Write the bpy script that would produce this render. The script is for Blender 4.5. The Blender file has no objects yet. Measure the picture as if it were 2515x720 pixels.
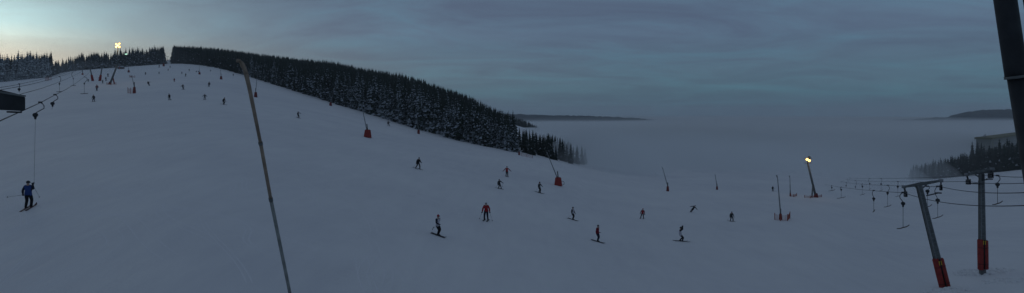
import bpy, bmesh, math, random
import numpy as np
from mathutils import Vector, Matrix, Quaternion
random.seed(7); rng = np.random.default_rng(11)
SC = bpy.context.scene; COL = SC.collection
R = math.radians
# ------------------------------------------------------------------ camera
F = 1257.5 / math.tan(R(37.5)); CX = 1257.5; HY = 285.0
cd = bpy.data.cameras.new('camera'); cam = bpy.data.objects.new('camera', cd); COL.objects.link(cam)
cam.location = (0, 0, 0); cam.rotation_euler = (R(90), 0, 0)
cd.sensor_fit = 'HORIZONTAL'; cd.angle = R(75); cd.shift_y = -75 / 2515
cd.clip_start = 0.1; cd.clip_end = 30000
SC.camera = cam
# ------------------------------------------------------------------ world: overcast dusk, last light low on the left
GLOW = Vector(((-90 - CX) / F, 1, (HY - 100) / F)).normalized()
W = bpy.data.worlds.new('World'); SC.world = W; W.use_nodes = True
nt = W.node_tree; nt.nodes.clear(); N = nt.nodes; L = nt.links
def nd(t, **k):
    n = N.new(t)
    for a, b in k.items(): setattr(n, a, b)
    return n
def put(n, i, v):
    if isinstance(v, bpy.types.NodeSocket): n.id_data.links.new(v, n.inputs[i])
    else: n.inputs[i].default_value = v
def math_(op, a, b=0.0, c=None, clamp=False):
    n = nd('ShaderNodeMath', operation=op, use_clamp=clamp); put(n, 0, a); put(n, 1, b)
    if c is not None: put(n, 2, c)
    return n.outputs[0]
def vmath(op, a, b=(0, 0, 0)):
    n = nd('ShaderNodeVectorMath', operation=op); put(n, 0, a); put(n, 1, b)
    return n.outputs[1] if op in ('DOT_PRODUCT', 'LENGTH') else n.outputs[0]
def mixc(f, a, b, mode='MIX'):
    n = nd('ShaderNodeMix', data_type='RGBA', blend_type=mode); put(n, 0, f); put(n, 6, a); put(n, 7, b)
    return n.outputs[2]
def ramp(v, stops, interp='LINEAR'):
    n = nd('ShaderNodeValToRGB'); n.color_ramp.interpolation = interp; e = n.color_ramp.elements
    while len(e) < len(stops): e.new(0.5)
    for i, (p, c) in enumerate(stops): e[i].position = p; e[i].color = (*c, 1)
    put(n, 0, v); return n.outputs[0]
dirv = nd('ShaderNodeTexCoord').outputs['Generated']
sx = nd('ShaderNodeSeparateXYZ'); put(sx, 0, dirv); zz = sx.outputs[2]
base = ramp(math_('MULTIPLY_ADD', zz, 1.0, 0.1, clamp=True),
            [(0.0, (.060, .085, .120)), (.10, (.054, .108, .162)), (.135, (.066, .140, .196)), (.18, (.088, .152, .222)),
             (.22, (.100, .162, .246)), (.28, (.088, .138, .216)), (.45, (.092, .126, .186)), (1.0, (.100, .130, .180))])
# clouds laid out on a level sheet overhead
zc = math_('MAXIMUM', zz, 0.015)
inv = math_('DIVIDE', 1.0, math_('ADD', zc, 0.10))
cmb = nd('ShaderNodeCombineXYZ'); put(cmb, 0, math_('MULTIPLY', sx.outputs[0], inv)); put(cmb, 1, math_('MULTIPLY', sx.outputs[1], inv)); put(cmb, 2, 0.0)
mp = nd('ShaderNodeMapping'); put(mp, 0, cmb.outputs[0]); mp.inputs['Rotation'].default_value = (0, 0, R(-28)); mp.inputs['Scale'].default_value = (.8, 1.2, 1)
n1 = nd('ShaderNodeTexNoise'); put(n1, 'Vector', mp.outputs[0]); put(n1, 'Scale', .9); put(n1, 'Detail', 9.0); put(n1, 'Roughness', .66); put(n1, 'Distortion', 1.0)
n2 = nd('ShaderNodeTexNoise'); put(n2, 'Vector', mp.outputs[0]); put(n2, 'Scale', .32); put(n2, 'Detail', 4.0); put(n2, 'Roughness', .5)
cl = ramp(n1.outputs[0], [(.34, (.88, .81, .85)), (.50, (1.0, 1.0, 1.0)), (.66, (1.03, 1.21, 1.17))])
cl2 = ramp(n2.outputs[0], [(.35, (.88, .88, .90)), (.65, (1.10, 1.10, 1.08))])
sky = mixc(1.0, mixc(1.0, base, cl, 'MULTIPLY'), cl2, 'MULTIPLY')
# glow of the set sun behind thin cloud
th = math_('ARCCOSINE', math_('MINIMUM', vmath('DOT_PRODUCT', dirv, GLOW), 0.99999))
g1 = math_('EXPONENT', math_('MULTIPLY', math_('MAXIMUM', math_('SUBTRACT', th, R(2.5)), 0.0), -1 / R(7.0)))
nz = math_('MULTIPLY_ADD', n1.outputs[0], .6, .80)
g1 = math_('MULTIPLY', g1, nz)
tint = ramp(math_('MULTIPLY', zz, 6.0, clamp=True), [(.40, (.80, .70, .48)), (.53, (.60, .65, .51)), (.68, (.41, .60, .55)), (1.0, (.25, .40, .39))])
vg = nd('ShaderNodeVectorMath', operation='SCALE'); put(vg, 0, tint); put(vg, 'Scale', g1)
sky = mixc(1.0, sky, vg.outputs[0], 'ADD')
nish = nd('ShaderNodeTexSky', sky_type='NISHITA'); nish.sun_disc = False; nish.sun_elevation = R(3.0); nish.sun_rotation = math.atan2(GLOW.x, GLOW.y)
nsc = nd('ShaderNodeVectorMath', operation='SCALE'); put(nsc, 0, nish.outputs[0]); put(nsc, 'Scale', 0.004)
sky = mixc(1.0, sky, nsc.outputs[0], 'ADD')
bg = nd('ShaderNodeBackground'); put(bg, 0, sky); put(bg, 1, 1.0)
wo = nd('ShaderNodeOutputWorld'); L.new(bg.outputs[0], wo.inputs[0])
# ------------------------------------------------------------------ faint low sun through the cloud
sd = bpy.data.lights.new('sun', 'SUN'); sd.energy = 0.05; sd.angle = R(14); sd.color = (1.0, .88, .72)
so = bpy.data.objects.new('sun', sd); COL.objects.link(so)
so.rotation_euler = (-Vector((GLOW.x, GLOW.y, math.tan(R(6))))).to_track_quat('-Z', 'Y').to_euler()
SC.view_settings.view_transform = 'Standard'; SC.view_settings.look = 'None'
SC.view_settings.gamma = 1; SC.view_settings.use_curve_mapping = False; SC.view_settings.exposure = 0
cy = SC.cycles; cy.use_denoising = True; cy.volume_bounces = 3; cy.max_bounces = 6; cy.diffuse_bounces = 3; cy.glossy_bounces = 2
cy.transparent_max_bounces = 8; cy.sample_clamp_indirect = 2.0; cy.caustics_reflective = False; cy.caustics_refractive = False

# ------------------------------------------------------------------ materials
def mat(name, col, rough=.7, metal=0.0, var=.12, vs=6.0, bump=0.0, bs=20.0, emit=None, es=0.0, spec=.3):
    m = bpy.data.materials.new(name); m.use_nodes = True; t = m.node_tree; b = t.nodes['Principled BSDF']
    b.inputs['Roughness'].default_value = rough; b.inputs['Metallic'].default_value = metal
    b.inputs['Specular IOR Level'].default_value = spec
    tc = t.nodes.new('ShaderNodeTexCoord'); n = t.nodes.new('ShaderNodeTexNoise'); n.inputs['Scale'].default_value = vs; n.inputs['Detail'].default_value = 4
    t.links.new(tc.outputs['Object'], n.inputs['Vector'])
    r = t.nodes.new('ShaderNodeValToRGB'); e = r.color_ramp.elements
    e[0].position = .3; e[0].color = (*[c * (1 - var) for c in col], 1); e[1].position = .7; e[1].color = (*[min(1, c * (1 + var)) for c in col], 1)
    t.links.new(n.outputs[0], r.inputs[0]); t.links.new(r.outputs[0], b.inputs['Base Color'])
    if bump:
        n2 = t.nodes.new('ShaderNodeTexNoise'); n2.inputs['Scale'].default_value = bs; n2.inputs['Detail'].default_value = 3
        t.links.new(tc.outputs['Object'], n2.inputs['Vector'])
        bp = t.nodes.new('ShaderNodeBump'); bp.inputs['Strength'].default_value = bump; bp.inputs['Distance'].default_value = .05
        t.links.new(n2.outputs[0], bp.inputs['Height']); t.links.new(bp.outputs[0], b.inputs['Normal'])
    if emit:
        b.inputs['Emission Color'].default_value = (*emit, 1); b.inputs['Emission Strength'].default_value = es
    return m
def snow_material():
    m = bpy.data.materials.new('piste_snow'); m.use_nodes = True; t = m.node_tree; b = t.nodes['Principled BSDF']
    nn = t.nodes.new; lk = t.links.new
    b.inputs['Roughness'].default_value = .65; b.inputs['Specular IOR Level'].default_value = .25
    tc = nn('ShaderNodeTexCoord').outputs['Object']
    def noise(scale, detail=4, sc=(1, 1, 1), rot=0, dist=0.0):
        mp = nn('ShaderNodeMapping'); mp.inputs['Scale'].default_value = sc; mp.inputs['Rotation'].default_value = (0, 0, R(rot)); lk(tc, mp.inputs[0])
        n = nn('ShaderNodeTexNoise'); n.inputs['Scale'].default_value = scale; n.inputs['Detail'].default_value = detail; n.inputs['Distortion'].default_value = dist
        lk(mp.outputs[0], n.inputs['Vector']); return n.outputs[0]
    def m_(op, a, bb, clamp=False):
        n = nn('ShaderNodeMath'); n.operation = op; n.use_clamp = clamp
        for i, v in enumerate((a, bb)):
            if isinstance(v, bpy.types.NodeSocket): lk(v, n.inputs[i])
            else: n.inputs[i].default_value = v
        return n.outputs[0]
    big = noise(.045, 5); mid = noise(.35, 6, (1, .45, 1), 15)
    scr = noise(.9, 5, (1, .12, 1), -35, .6)       # scraped streaks across the fall line
    tr1 = noise(2.2, 6, (1.0, .07, 1), 22, 1.6); tr2 = noise(2.6, 6, (1.0, .06, 1), -14, 2.0); clod = noise(3.5, 6)
    f = m_('ADD', m_('MULTIPLY', big, .5), m_('ADD', m_('MULTIPLY', mid, .25), m_('MULTIPLY', scr, .25)))
    r = nn('ShaderNodeValToRGB'); e = r.color_ramp.elements
    e[0].position = .36; e[0].color = (.72, .73, .76, 1); e[1].position = .62; e[1].color = (.83, .84, .85, 1)
    lk(f, r.inputs[0])
    # carved lines: thin ridges where a distorted noise crosses its middle value, only in worn patches
    def ridge(n, w): return m_('SUBTRACT', 1.0, m_('MINIMUM', m_('DIVIDE', m_('ABSOLUTE', m_('SUBTRACT', n, .5), 0), w), 1.0))
    patch = m_('MULTIPLY', m_('MAXIMUM', m_('SUBTRACT', noise(.10, 3), .44), 0.0), 7.0, True)
    lines = m_('MULTIPLY', m_('ADD', ridge(tr1, .018), ridge(tr2, .016)), patch)
    mx = nn('ShaderNodeMix'); mx.data_type = 'RGBA'; mx.inputs[7].default_value = (.90, .92, .93, 1)
    lk(m_('MULTIPLY', lines, .14, True), mx.inputs[0]); lk(r.outputs[0], mx.inputs[6]); lk(mx.outputs[2], b.inputs['Base Color'])
    h = m_('ADD', m_('MULTIPLY', lines, .004), m_('ADD', m_('MULTIPLY', m_('MULTIPLY', clod, patch), .05), m_('MULTIPLY', scr, .03)))
    h = m_('ADD', h, m_('MULTIPLY', mid, .18))
    bp = nn('ShaderNodeBump'); bp.inputs['Strength'].default_value = .9; bp.inputs['Distance'].default_value = 1.0
    lk(h, bp.inputs['Height']); lk(bp.outputs[0], b.inputs['Normal'])
    return m
M = dict(
    snow=snow_material(), needles=mat('spruce_needles', (.020, .030, .022), .9, var=.4, vs=2, spec=.1),
    frost=mat('tree_frost', (.36, .39, .43), .9, var=.35, vs=3, spec=.1), dimfrost=mat('thin_frost', (.10, .12, .13), .9, var=.4, vs=3, spec=.1),
    rime=mat('heavy_hoar_frost', (.62, .66, .68), .9, var=.25, vs=3, spec=.1),
    bark=mat('bark', (.06, .045, .035), .95, var=.3, vs=8, spec=.1), farwood=mat('far_woodland', (.035, .05, .06), .95, var=.6, vs=.05, spec=.05),
    steel=mat('galvanised_steel', (.22, .23, .24), .5, .6, var=.2, bump=.15), dsteel=mat('dark_steel', (.035, .038, .042), .55, .3, var=.3, bump=.1),
    mast=mat('weathered_steel', (.14, .15, .15), .6, .4, var=.3, vs=4, bump=.2), rubber=mat('black_rubber', (.012, .012, .014), .8),
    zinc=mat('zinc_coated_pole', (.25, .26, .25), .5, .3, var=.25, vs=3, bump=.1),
    cable=mat('steel_rope', (.03, .032, .036), .6, .4), floodlit_tint=mat('floodlit_aluminium', (.30, .235, .18), .5, .3, var=.25, vs=3, bump=.1),  # tan aluminium has the floodlight's warm glow painted into its colour
    faded=mat('faded_red_padding', (.17, .032, .030), .75, var=.25, vs=3),
    red=mat('red_padding', (.26, .026, .022), .65, var=.25, vs=3, bump=.3, bs=4), orange=mat('orange_netting', (.30, .06, .035), .8, var=.2),
    yellow=mat('yellow_paint', (.65, .45, .03), .6), white=mat('white_paint', (.7, .7, .68), .6), wood=mat('worn_wood', (.08, .06, .045), .8, var=.3),
    black=mat('black_fabric', (.008, .009, .013), .9), navy=mat('navy_fabric', (.010, .013, .030), .9), blue=mat('blue_fabric', (.022, .055, .20), .85),
    redj=mat('red_fabric', (.32, .012, .022), .85), darkred=mat('dark_red_fabric', (.17, .008, .022), .85), grey=mat('grey_fabric', (.085, .095, .105), .9),
    dgrey=mat('charcoal_fabric', (.030, .036, .044), .9), whitej=mat('white_fabric', (.48, .47, .53), .85), skin=mat('skin', (.42, .27, .21), .6, var=.05),
    helm=mat('white_shell', (.55, .57, .60), .35), dhelm=mat('black_shell', (.02, .02, .025), .35), boot=mat('boot_plastic', (.02, .02, .022), .5),
    ski=mat('black_ski_topsheet', (.010, .010, .014), .5), skired=mat('dark_red_ski_topsheet', (.06, .012, .015), .5), lens=mat('goggle_lens', (.03, .02, .04), .15, spec=.6),
    concrete=mat('pale_render', (.24, .24, .215), .9, var=.12, vs=.2), band=mat('roof_fascia', (.20, .19, .12), .8, var=.15, vs=.3), glass=mat('dark_window_glass', (.03, .035, .04), .2),
    lampbody=mat('lamp_housing', (.05, .05, .05), .5, .4),
    lamp=mat('sodium_lamp_glass', (.9, .8, .5), .4, emit=(1.0, .56, .15), es=3.0), lampw=mat('mercury_lamp_glass', (.8, .9, .8), .4, emit=(.55, 1.0, .72), es=1.2),
)
def volume(name, dens, col):
    m = bpy.data.materials.new(name); m.use_nodes = True; t = m.node_tree; t.nodes.clear()
    v = t.nodes.new('ShaderNodeVolumePrincipled'); v.inputs['Density'].default_value = dens; v.inputs['Color'].default_value = (*col, 1); v.inputs['Anisotropy'].default_value = 0.0
    o = t.nodes.new('ShaderNodeOutputMaterial'); t.links.new(v.outputs[0], o.inputs['Volume']); return m

# ------------------------------------------------------------------ object helpers
def tag(o, label=None, cat=None, group=None, kind=None):
    for k, v in (('label', label), ('category', cat), ('group', group), ('kind', kind)):
        if v: o[k] = v
    return o
def empty(name, loc=(0, 0, 0), **k):
    o = bpy.data.objects.new(name, None); COL.objects.link(o); o.location = loc; return tag(o, **k)
def mesh_obj(name, verts, faces, mats, parent=None, smooth=False, mi=None):
    me = bpy.data.meshes.new(name); me.from_pydata(verts, [], faces)
    for m in (mats if isinstance(mats, (list, tuple)) else [mats]): me.materials.append(m)
    if mi is not None: me.polygons.foreach_set('material_index', np.asarray(mi, dtype=np.int32))
    if smooth: me.polygons.foreach_set('use_smooth', np.ones(len(me.polygons), dtype=bool))
    me.update(); o = bpy.data.objects.new(name, me); COL.objects.link(o)
    if parent: o.parent = parent
    return o
class MB:
    def __init__(s): s.v = []; s.f = []
    def add(s, vs, fs):
        k = len(s.v); s.v += [tuple(v) for v in vs]; s.f += [tuple(i + k for i in f) for f in fs]; return s
    def tube(s, pts, rad, n=8, caps=True):
        pts = [Vector(p) for p in pts]; rads = rad if isinstance(rad, (list, tuple)) else [rad] * len(pts)
        vs = []; prev = None
        for i, p in enumerate(pts):
            d = (pts[min(i + 1, len(pts) - 1)] - pts[max(i - 1, 0)]).normalized()
            if prev is None:
                a = d.orthogonal().normalized()
            else: a = (prev - d * prev.dot(d)).normalized()
            prev = a; b = d.cross(a)
            for k in range(n):
                t = 2 * math.pi * k / n; vs.append(p + (a * math.cos(t) + b * math.sin(t)) * rads[i])
        fs = [(i * n + k, i * n + (k + 1) % n, (i + 1) * n + (k + 1) % n, (i + 1) * n + k) for i in range(len(pts) - 1) for k in range(n)]
        if caps: fs += [tuple(range(n))[::-1], tuple((len(pts) - 1) * n + k for k in range(n))]
        return s.add(vs, fs)
    def bar(s, a, b, w, h, up=(0, 0, 1), w2=None, h2=None, bev=.18):
        """eight-sided chamfered bar from a to b; w across, h along up"""
        a = Vector(a); b = Vector(b); d = (b - a).normalized(); up = Vector(up); x = d.cross(up)
        if x.length < 1e-4: x = d.orthogonal()
        x.normalize(); u = x.cross(d).normalized(); vs = []
        for p, ww, hh in ((a, w, h), (b, w2 or w, h2 or h)):
            c = min(ww, hh) * bev
            for (i, j) in ((ww/2, hh/2-c), (ww/2-c, hh/2), (-ww/2+c, hh/2), (-ww/2, hh/2-c), (-ww/2, -hh/2+c), (-ww/2+c, -hh/2), (ww/2-c, -hh/2), (ww/2, -hh/2+c)):
                vs.append(p + x * i + u * j)
        fs = [(k, (k + 1) % 8, 8 + (k + 1) % 8, 8 + k) for k in range(8)] + [tuple(range(8))[::-1], tuple(range(8, 16))]
        return s.add(vs, fs)
    def ball(s, c, r, n=10, m=7, sc=(1, 1, 1)):
        c = Vector(c); vs = []
        for i in range(m + 1):
            ph = math.pi * i / m
            for k in range(n):
                t = 2 * math.pi * k / n; vs.append(c + Vector((math.sin(ph) * math.cos(t) * sc[0], math.sin(ph) * math.sin(t) * sc[1], math.cos(ph) * sc[2])) * r)
        return s.add(vs, [(i * n + k, (i + 1) * n + k, (i + 1) * n + (k + 1) % n, i * n + (k + 1) % n) for i in range(m) for k in range(n)])
    def build(s, name, m, parent=None, smooth=False): return mesh_obj(name, s.v, s.f, m, parent, smooth)
def P(px, py, Y): return Vector(((px - CX) / F * Y, Y, (HY - py) / F * Y))
def copy_tree(o, parent=None):
    c = o.copy(); COL.objects.link(c); c.parent = parent
    for ch in o.children: copy_tree(ch, c)
    return c

# ------------------------------------------------------------------ terrain: the piste falls from upper left to lower right
def zof(py, Y): return Y * (HY - py) / F
#  px : (y of the snow edge, its distance, ground at Y2, Y2, ground at 1100 m, ground at 9 km)
cols = {-900: (215, 320, 18, 430, 20, -120), 0: (205, 330, 18, 430, 20, -120), 60: (195, 340, 20, 440, 22, -120), 125: (184, 352, 23, 440, 24, -120),
        150: (181, 430, 27, 560, 24, -120), 200: (172, 480, 34, 620, 24, -120), 300: (165, 490, 37, 620, 30, -120), 385: (157, 530, 50, 700, 40, -120),
        400: (157, 530, 64, 750, 44, -120), 418: (156, 535, 67, 755, 44, -120), 430: (152, 560, 62, 740, 50, -120),
        500: (160, 520, 60, 720, 50, -120), 560: (166, 460, 56, 700, 46, -120), 600: (186, 400, 52, 680, 42, -120), 650: (201, 370, 48, 660, 38, -120),
        700: (217, 335, 45, 640, 34, -120), 800: (248, 290, 38, 600, 28, -120), 900: (277, 262, 28, 550, 18, -120), 1000: (311, 235, 18.5, 500, 8, -120),
        1100: (341, 217, 7.5, 440, 0, -120), 1150: (352, 210, 1, 400, -4, -120), 1200: (362, 205, -5.5, 350, -8, -120), 1250: (370, 202, -10.5, 300, -10, -120),
        1262: (372, 201, -10.8, 330, -11, -120), 1290: (378, 200, -11.5, 420, -17, -120), 1330: (388, 200, -13.5, 440, -34, -120), 1400: (405, 203, -20, 440, -70, -120),
        1500: (417, 240, -45, 500, -100, -120), 1600: (408, 300, -60, 600, -110, -120), 1800: (408, 310, -66, 650, -115, -120), 2000: (411, 310, -68, 650, -115, -120),
        2240: (449, 340, -52, 520, -100, -120), 2400: (430, 338, -46, 520, -100, -120), 2515: (415, 306, -36, 480, -90, -120), 3400: (330, 300, -20, 480, -60, -120)}
KX = np.array(sorted(cols)); KV = np.array([cols[k] for k in KX], float)
gx = np.arange(-900, 3401, 2.0)
G = np.stack([np.interp(gx, KX, KV[:, i]) for i in range(6)], 1)
def smooth(a, sig):
    k = np.arange(-int(3 * sig), int(3 * sig) + 1); w = np.exp(-k ** 2 / (2 * sig ** 2)); w /= w.sum()
    return np.convolve(np.pad(a, len(k) // 2, mode='edge'), w, 'valid')
S0 = G[:, 1] * (HY - G[:, 0]) / F; S0 = (S0 + 10.5) / G[:, 1]          # slope up to the snow edge
wide = smooth(S0, 34); tight = wide; mixw = np.clip((gx - 440) / 60, 0, 1) + np.clip((360 - gx) / 60, 0, 1)
SL = wide * mixw + tight * (1 - mixw)
YB = smooth(G[:, 1], 4); Z2 = smooth(G[:, 2], 8); Y2 = smooth(G[:, 3], 8); Z3 = smooth(G[:, 4], 12); Z4 = smooth(G[:, 5], 8)
def terrain(x, y, rough=True):
    x = np.asarray(x, float); y = np.asarray(y, float); yc = np.maximum(y, 20.0)
    px = np.clip(CX + x / yc * F, -900, 3400); g = lambda a: np.interp(px, gx, a)
    s, yb, z2, y2, z3, z4 = g(SL), g(YB), g(Z2), g(Y2), g(Z3), g(Z4); zb = -10.5 + s * yb
    z = np.where(yc < yb, -10.5 + s * yc, zb + (z2 - zb) * (yc - yb) / (y2 - yb))
    z = np.where(yc > y2, z2 + (z3 - z2) * np.clip((yc - y2) / (1100 - y2), 0, 1), z)
    z = np.where(yc > 1100, z3 + (z4 - z3) * np.clip((yc - 1100) / 900, 0, 1), z)
    if rough:
        a = np.clip(yc / 60, .5, 3)
        z = z + .07 * np.sin(x * .11 + 1.3 * np.sin(y * .045)) + .05 * np.sin(y * .13 + x * .05 + 2) + .02 * np.sin(x * .43 + y * .21) * np.sin(y * .37 - x * .13)
        z = z + np.where(yc > yb, 1.2 * np.clip((yc - yb) / 100, 0, 1) * (np.sin(x * .045 + 1) * np.sin(y * .033)), 0)
    return z
def tz(x, y): return float(terrain(x, y))
_Y = np.geomspace(22, 1500, 6000)
def hit(px, py):
    """ground point seen through a pixel"""
    x = (px - CX) / F * _Y; z = (HY - py) / F * _Y; t = terrain(x, _Y); k = np.where(z <= t)[0]
    i = k[0] if len(k) else len(_Y) - 1
    return Vector((x[i], _Y[i], t[i]))
pxs = np.arange(-880, 3390, 7.0); ys = np.concatenate([[-60, -20, 5], np.geomspace(20, 9000, 300)])
X = (pxs[None, :] - CX) / F * np.maximum(ys, 20)[:, None]; Yg = np.repeat(ys[:, None], len(pxs), 1); Z = terrain(X, Yg)
nr, nc = X.shape; vv = np.stack([X, Yg, Z], -1).reshape(-1, 3)
idx = np.arange(nr * nc).reshape(nr, nc); ff = np.stack([idx[:-1, :-1], idx[:-1, 1:], idx[1:, 1:], idx[1:, :-1]], -1).reshape(-1, 4)
def np_mesh(name, v, f, mats, mi=None, smooth=False):
    me = bpy.data.meshes.new(name); v = np.ascontiguousarray(v, dtype=np.float32); f = np.ascontiguousarray(f, dtype=np.int32); k = f.shape[1]
    me.vertices.add(len(v)); me.vertices.foreach_set('co', v.ravel()); me.loops.add(f.size); me.loops.foreach_set('vertex_index', f.ravel())
    me.polygons.add(len(f)); me.polygons.foreach_set('loop_start', np.arange(0, f.size, k, dtype=np.int32))
    for m in mats: me.materials.append(m)
    if mi is not None: me.polygons.foreach_set('material_index', np.asarray(mi, dtype=np.int32))
    if smooth: me.polygons.foreach_set('use_smooth', np.ones(len(f), dtype=bool))
    me.update(calc_edges=True); o = bpy.data.objects.new(name, me); COL.objects.link(o); return o
tag(np_mesh('snow_ground', vv, ff, [M['snow']], smooth=True), kind='structure')

# far hills above the fog
def ridge(name, pts, Y, depth, m, base=-60):
    """pts: (px, y of crest)"""
    a = np.array(pts, float); x = np.linspace(a[0, 0], a[-1, 0], 160); y = np.interp(x, a[:, 0], a[:, 1])
    y = y + np.convolve(rng.normal(0, .9, 160), [.25, .5, .25], 'same')
    prof = [(-1, 0), (-.75, .45), (-.4, .82), (0, 1), (.5, .8), (1, 0)]; v = []
    for (o_, h) in prof:
        yy = Y + o_ * depth; top = (HY - y) / F * Y; z = base + (top - base) * h + rng.normal(0, .8, 160) * (0 < h < 1)
        v.append(np.stack([(x - CX) / F * Y, np.full(160, yy), z], 1))
    v = np.concatenate(v); i = np.arange(len(prof) * 160).reshape(len(prof), 160)
    f = np.stack([i[:-1, :-1], i[:-1, 1:], i[1:, 1:], i[1:, :-1]], -1).reshape(-1, 4)
    return tag(np_mesh(name, v, f, [m]), kind='structure')
ridge('hills', [(1150, 277), (1250, 280), (1290, 281), (1350, 283), (1420, 284), (1480, 286), (1540, 289), (1600, 293)], 2700, 240, M['farwood'])
ridge('hills', [(2190, 296), (2268, 291), (2300, 289), (2340, 288), (2372, 282), (2420, 280), (2600, 280), (2760, 285)], 2500, 200, M['farwood'])
ridge('hills', [(2355, 286), (2376, 275), (2420, 269), (2500, 269), (2640, 271), (2760, 280)], 2800, 200, M['farwood'])
sp = [P(2451, 273, 2630), P(2454, 273, 2630), P(2452, 279, 2630), P(2446, 284, 2630), P(2444, 284, 2630), P(2449, 278, 2630)]
ridge('hills', [(1958, 318), (1970, 311), (1980, 309), (1992, 309), (2002, 313), (2010, 318)], 2000, 40, M['farwood'], base=-60)

# ------------------------------------------------------------------ spruces
def spruce(h, rad, tiers, nb, frost, seed):
    """branch whorls as drooping roof-shaped sprays; returns verts, tris, material index"""
    r = random.Random(seed); v = []; f = []; mi = []
    for k in range(tiers):
        t = (k + r.uniform(-.3, .3)) / tiers; t = max(0, t); z = h * (.07 + .90 * t); rr = rad * (1 - t) ** .85 * r.uniform(.8, 1.12) + .16
        n = max(3, int(nb * (1 - .55 * t))); a0 = r.uniform(0, 6.28)
        for j in range(n):
            a = a0 + 6.283 * (j + r.uniform(-.3, .3)) / n; L_ = rr * r.uniform(.62, 1.15); dr = L_ * r.uniform(.28, .62); w = L_ * r.uniform(.24, .36)
            ca, sa = math.cos(a), math.sin(a); b = len(v)
            v += [(ca * .04, sa * .04, z + .08), (ca * L_, sa * L_, z - dr),
                  (ca * L_ * .6 - sa * w, sa * L_ * .6 + ca * w, z - dr * .95 - .1), (ca * L_ * .6 + sa * w, sa * L_ * .6 - ca * w, z - dr * .95 - .1),
                  (ca * L_ * .62, sa * L_ * .62, z - dr * .38)]
            fr = r.random() < frost; m_ = (1 if r.random() < .7 else 2) if fr else (2 if r.random() < min(.2, frost) else 0)
            f += [(b, b + 2, b + 4), (b, b + 4, b + 3), (b + 4, b + 2, b + 1), (b + 4, b + 1, b + 3)]; mi += [0 if r.random() < .5 else m_, m_, m_, 0 if r.random() < .4 else m_]
    b = len(v); n = 7                     # dense inner twigs: an uneven dark core
    for i in range(3):
        z0 = h * (.10 + .28 * i); r0 = rad * (1 - z0 / h) ** .85 * .55
        for k in range(n): a = 6.283 * k / n + i; q = r0 * r.uniform(.7, 1.2); v.append((math.cos(a) * q, math.sin(a) * q, z0 - r.uniform(0, .5)))
        v.append((0, 0, min(h * .95, z0 + h * .42))); c0 = b + i * (n + 1)
        for k in range(n): f.append((c0 + k, c0 + (k + 1) % n, c0 + n)); mi.append(0)
    b = len(v); v += [(.06, 0, h * .93), (-.05, .05, h * .93), (-.05, -.05, h * .93), (0, 0, h)]; f += [(b, b + 1, b + 3), (b + 1, b + 2, b + 3), (b + 2, b, b + 3)]; mi += [2, 2, 0]
    return np.array(v), np.array(f), np.array(mi)
def trunk_mesh(h):
    mb = MB().tube([(0, 0, -.5), (.02, 0, h * .4), (0, 0, h * .96)], [.17, .11, .02], 6); me = bpy.data.meshes.new('trunk'); me.from_pydata(mb.v, [], mb.f); me.materials.append(M['bark']); return me
def crown_mesh(*a, ks=('needles', 'frost', 'dimfrost')):
    v, f, mi = spruce(*a); me = bpy.data.meshes.new('crown'); me.from_pydata(v.tolist(), [], f.tolist())
    for k in ks: me.materials.append(M[k])
    me.polygons.foreach_set('material_index', mi.astype(np.int32)); return me
TR = trunk_mesh(12)
KIND = {'rime': [crown_mesh(12, 2.3, 20, 9, .95, 60 + s, ks=('dimfrost', 'rime', 'frost')) for s in range(4)], 'frost': [crown_mesh(12, 2.1, 20, 9, .88, s) for s in range(4)], 'mixed': [crown_mesh(12, 2.1, 19, 9, .45, 20 + s) for s in range(4)], 'dark': [crown_mesh(12, 2.3, 18, 9, .06, 40 + s) for s in range(3)]}
_count = {}
def tree(px, Y, h, kind, label, group, width=1.0):
    x = (px - CX) / F * Y; ms = KIND[kind]; s = h / 12
    e = empty('spruce_tree', (x, Y, tz(x, Y) - .1), label=label, cat='tree', group=group)
    e.rotation_euler = (random.uniform(-.03, .03), random.uniform(-.03, .03), random.uniform(0, 6.28)); e.scale = (s * width * random.uniform(.85, 1.15),) * 2 + (s,)
    for n, me in (('trunk', TR), ('crown', random.choice(ms))):
        o = bpy.data.objects.new(n, me); COL.objects.link(o); o.parent = e
    _count[group] = _count.get(group, 0) + 1
def yb(px): return float(np.interp(px, gx, YB))
def row(p0, p1, step, off, hts, kind, label, group, width=1.0, jit=3.0):
    px = p0
    while px < p1:
        q = px + random.uniform(-.4, .4) * step; k = kind(q) if callable(kind) else kind
        h = np.interp(q, hts[0], hts[1]) * random.choice((random.uniform(.3, .8), random.uniform(.8, 1.1), random.uniform(.85, 1.12), random.uniform(.85, 1.12)))
        tree(q, yb(q) + off + random.uniform(0, jit), h, k, label, group, width); px += step * random.uniform(.75, 1.25)
mk = lambda q: 'frost' if random.random() < (.4 if q < 800 else .8) else 'mixed'
A = ('snow dusted spruce in the long forest wall along the right edge of the piste', 'spruces along the right edge of the piste')
row(590, 850, 8.5, 0, ([590, 700, 850], [11, 12, 14]), lambda q: 'mixed' if random.random() < .75 else 'frost', *A, jit=7)
row(850, 1262, 8.0, 0, ([850, 1000, 1262], [14.5, 15.5, 12]), mk, *A, jit=6)
row(600, 1262, 14, 6, ([600, 1000, 1262], [13, 17, 12.5]), mk, *A)
B = ('spruce in the dark line of forest below the skyline to the right of the gap', 'spruces along the top edge of the piste')
row(424, 590, 8.0, 2, ([424, 590], [15, 13]), 'dark', *B)
C_ = ('pale frosted spruce in the stand behind the orange net and lift cables', 'frosted spruces beside the drag lift')
row(-30, 124, 7.0, 2, ([0, 127], [15.5, 14]), 'rime', *C_); row(-30, 122, 13, 8, ([0, 127], [16, 14]), 'rime', *C_)
D_ = ('dark spruce in the stand behind the lift pylons and the floodlight mast', 'spruces behind the drag lift pylons')
row(130, 402, 7.5, 2, ([130, 200, 300, 402], [8, 12, 14, 15]), 'mixed', *D_)
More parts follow.
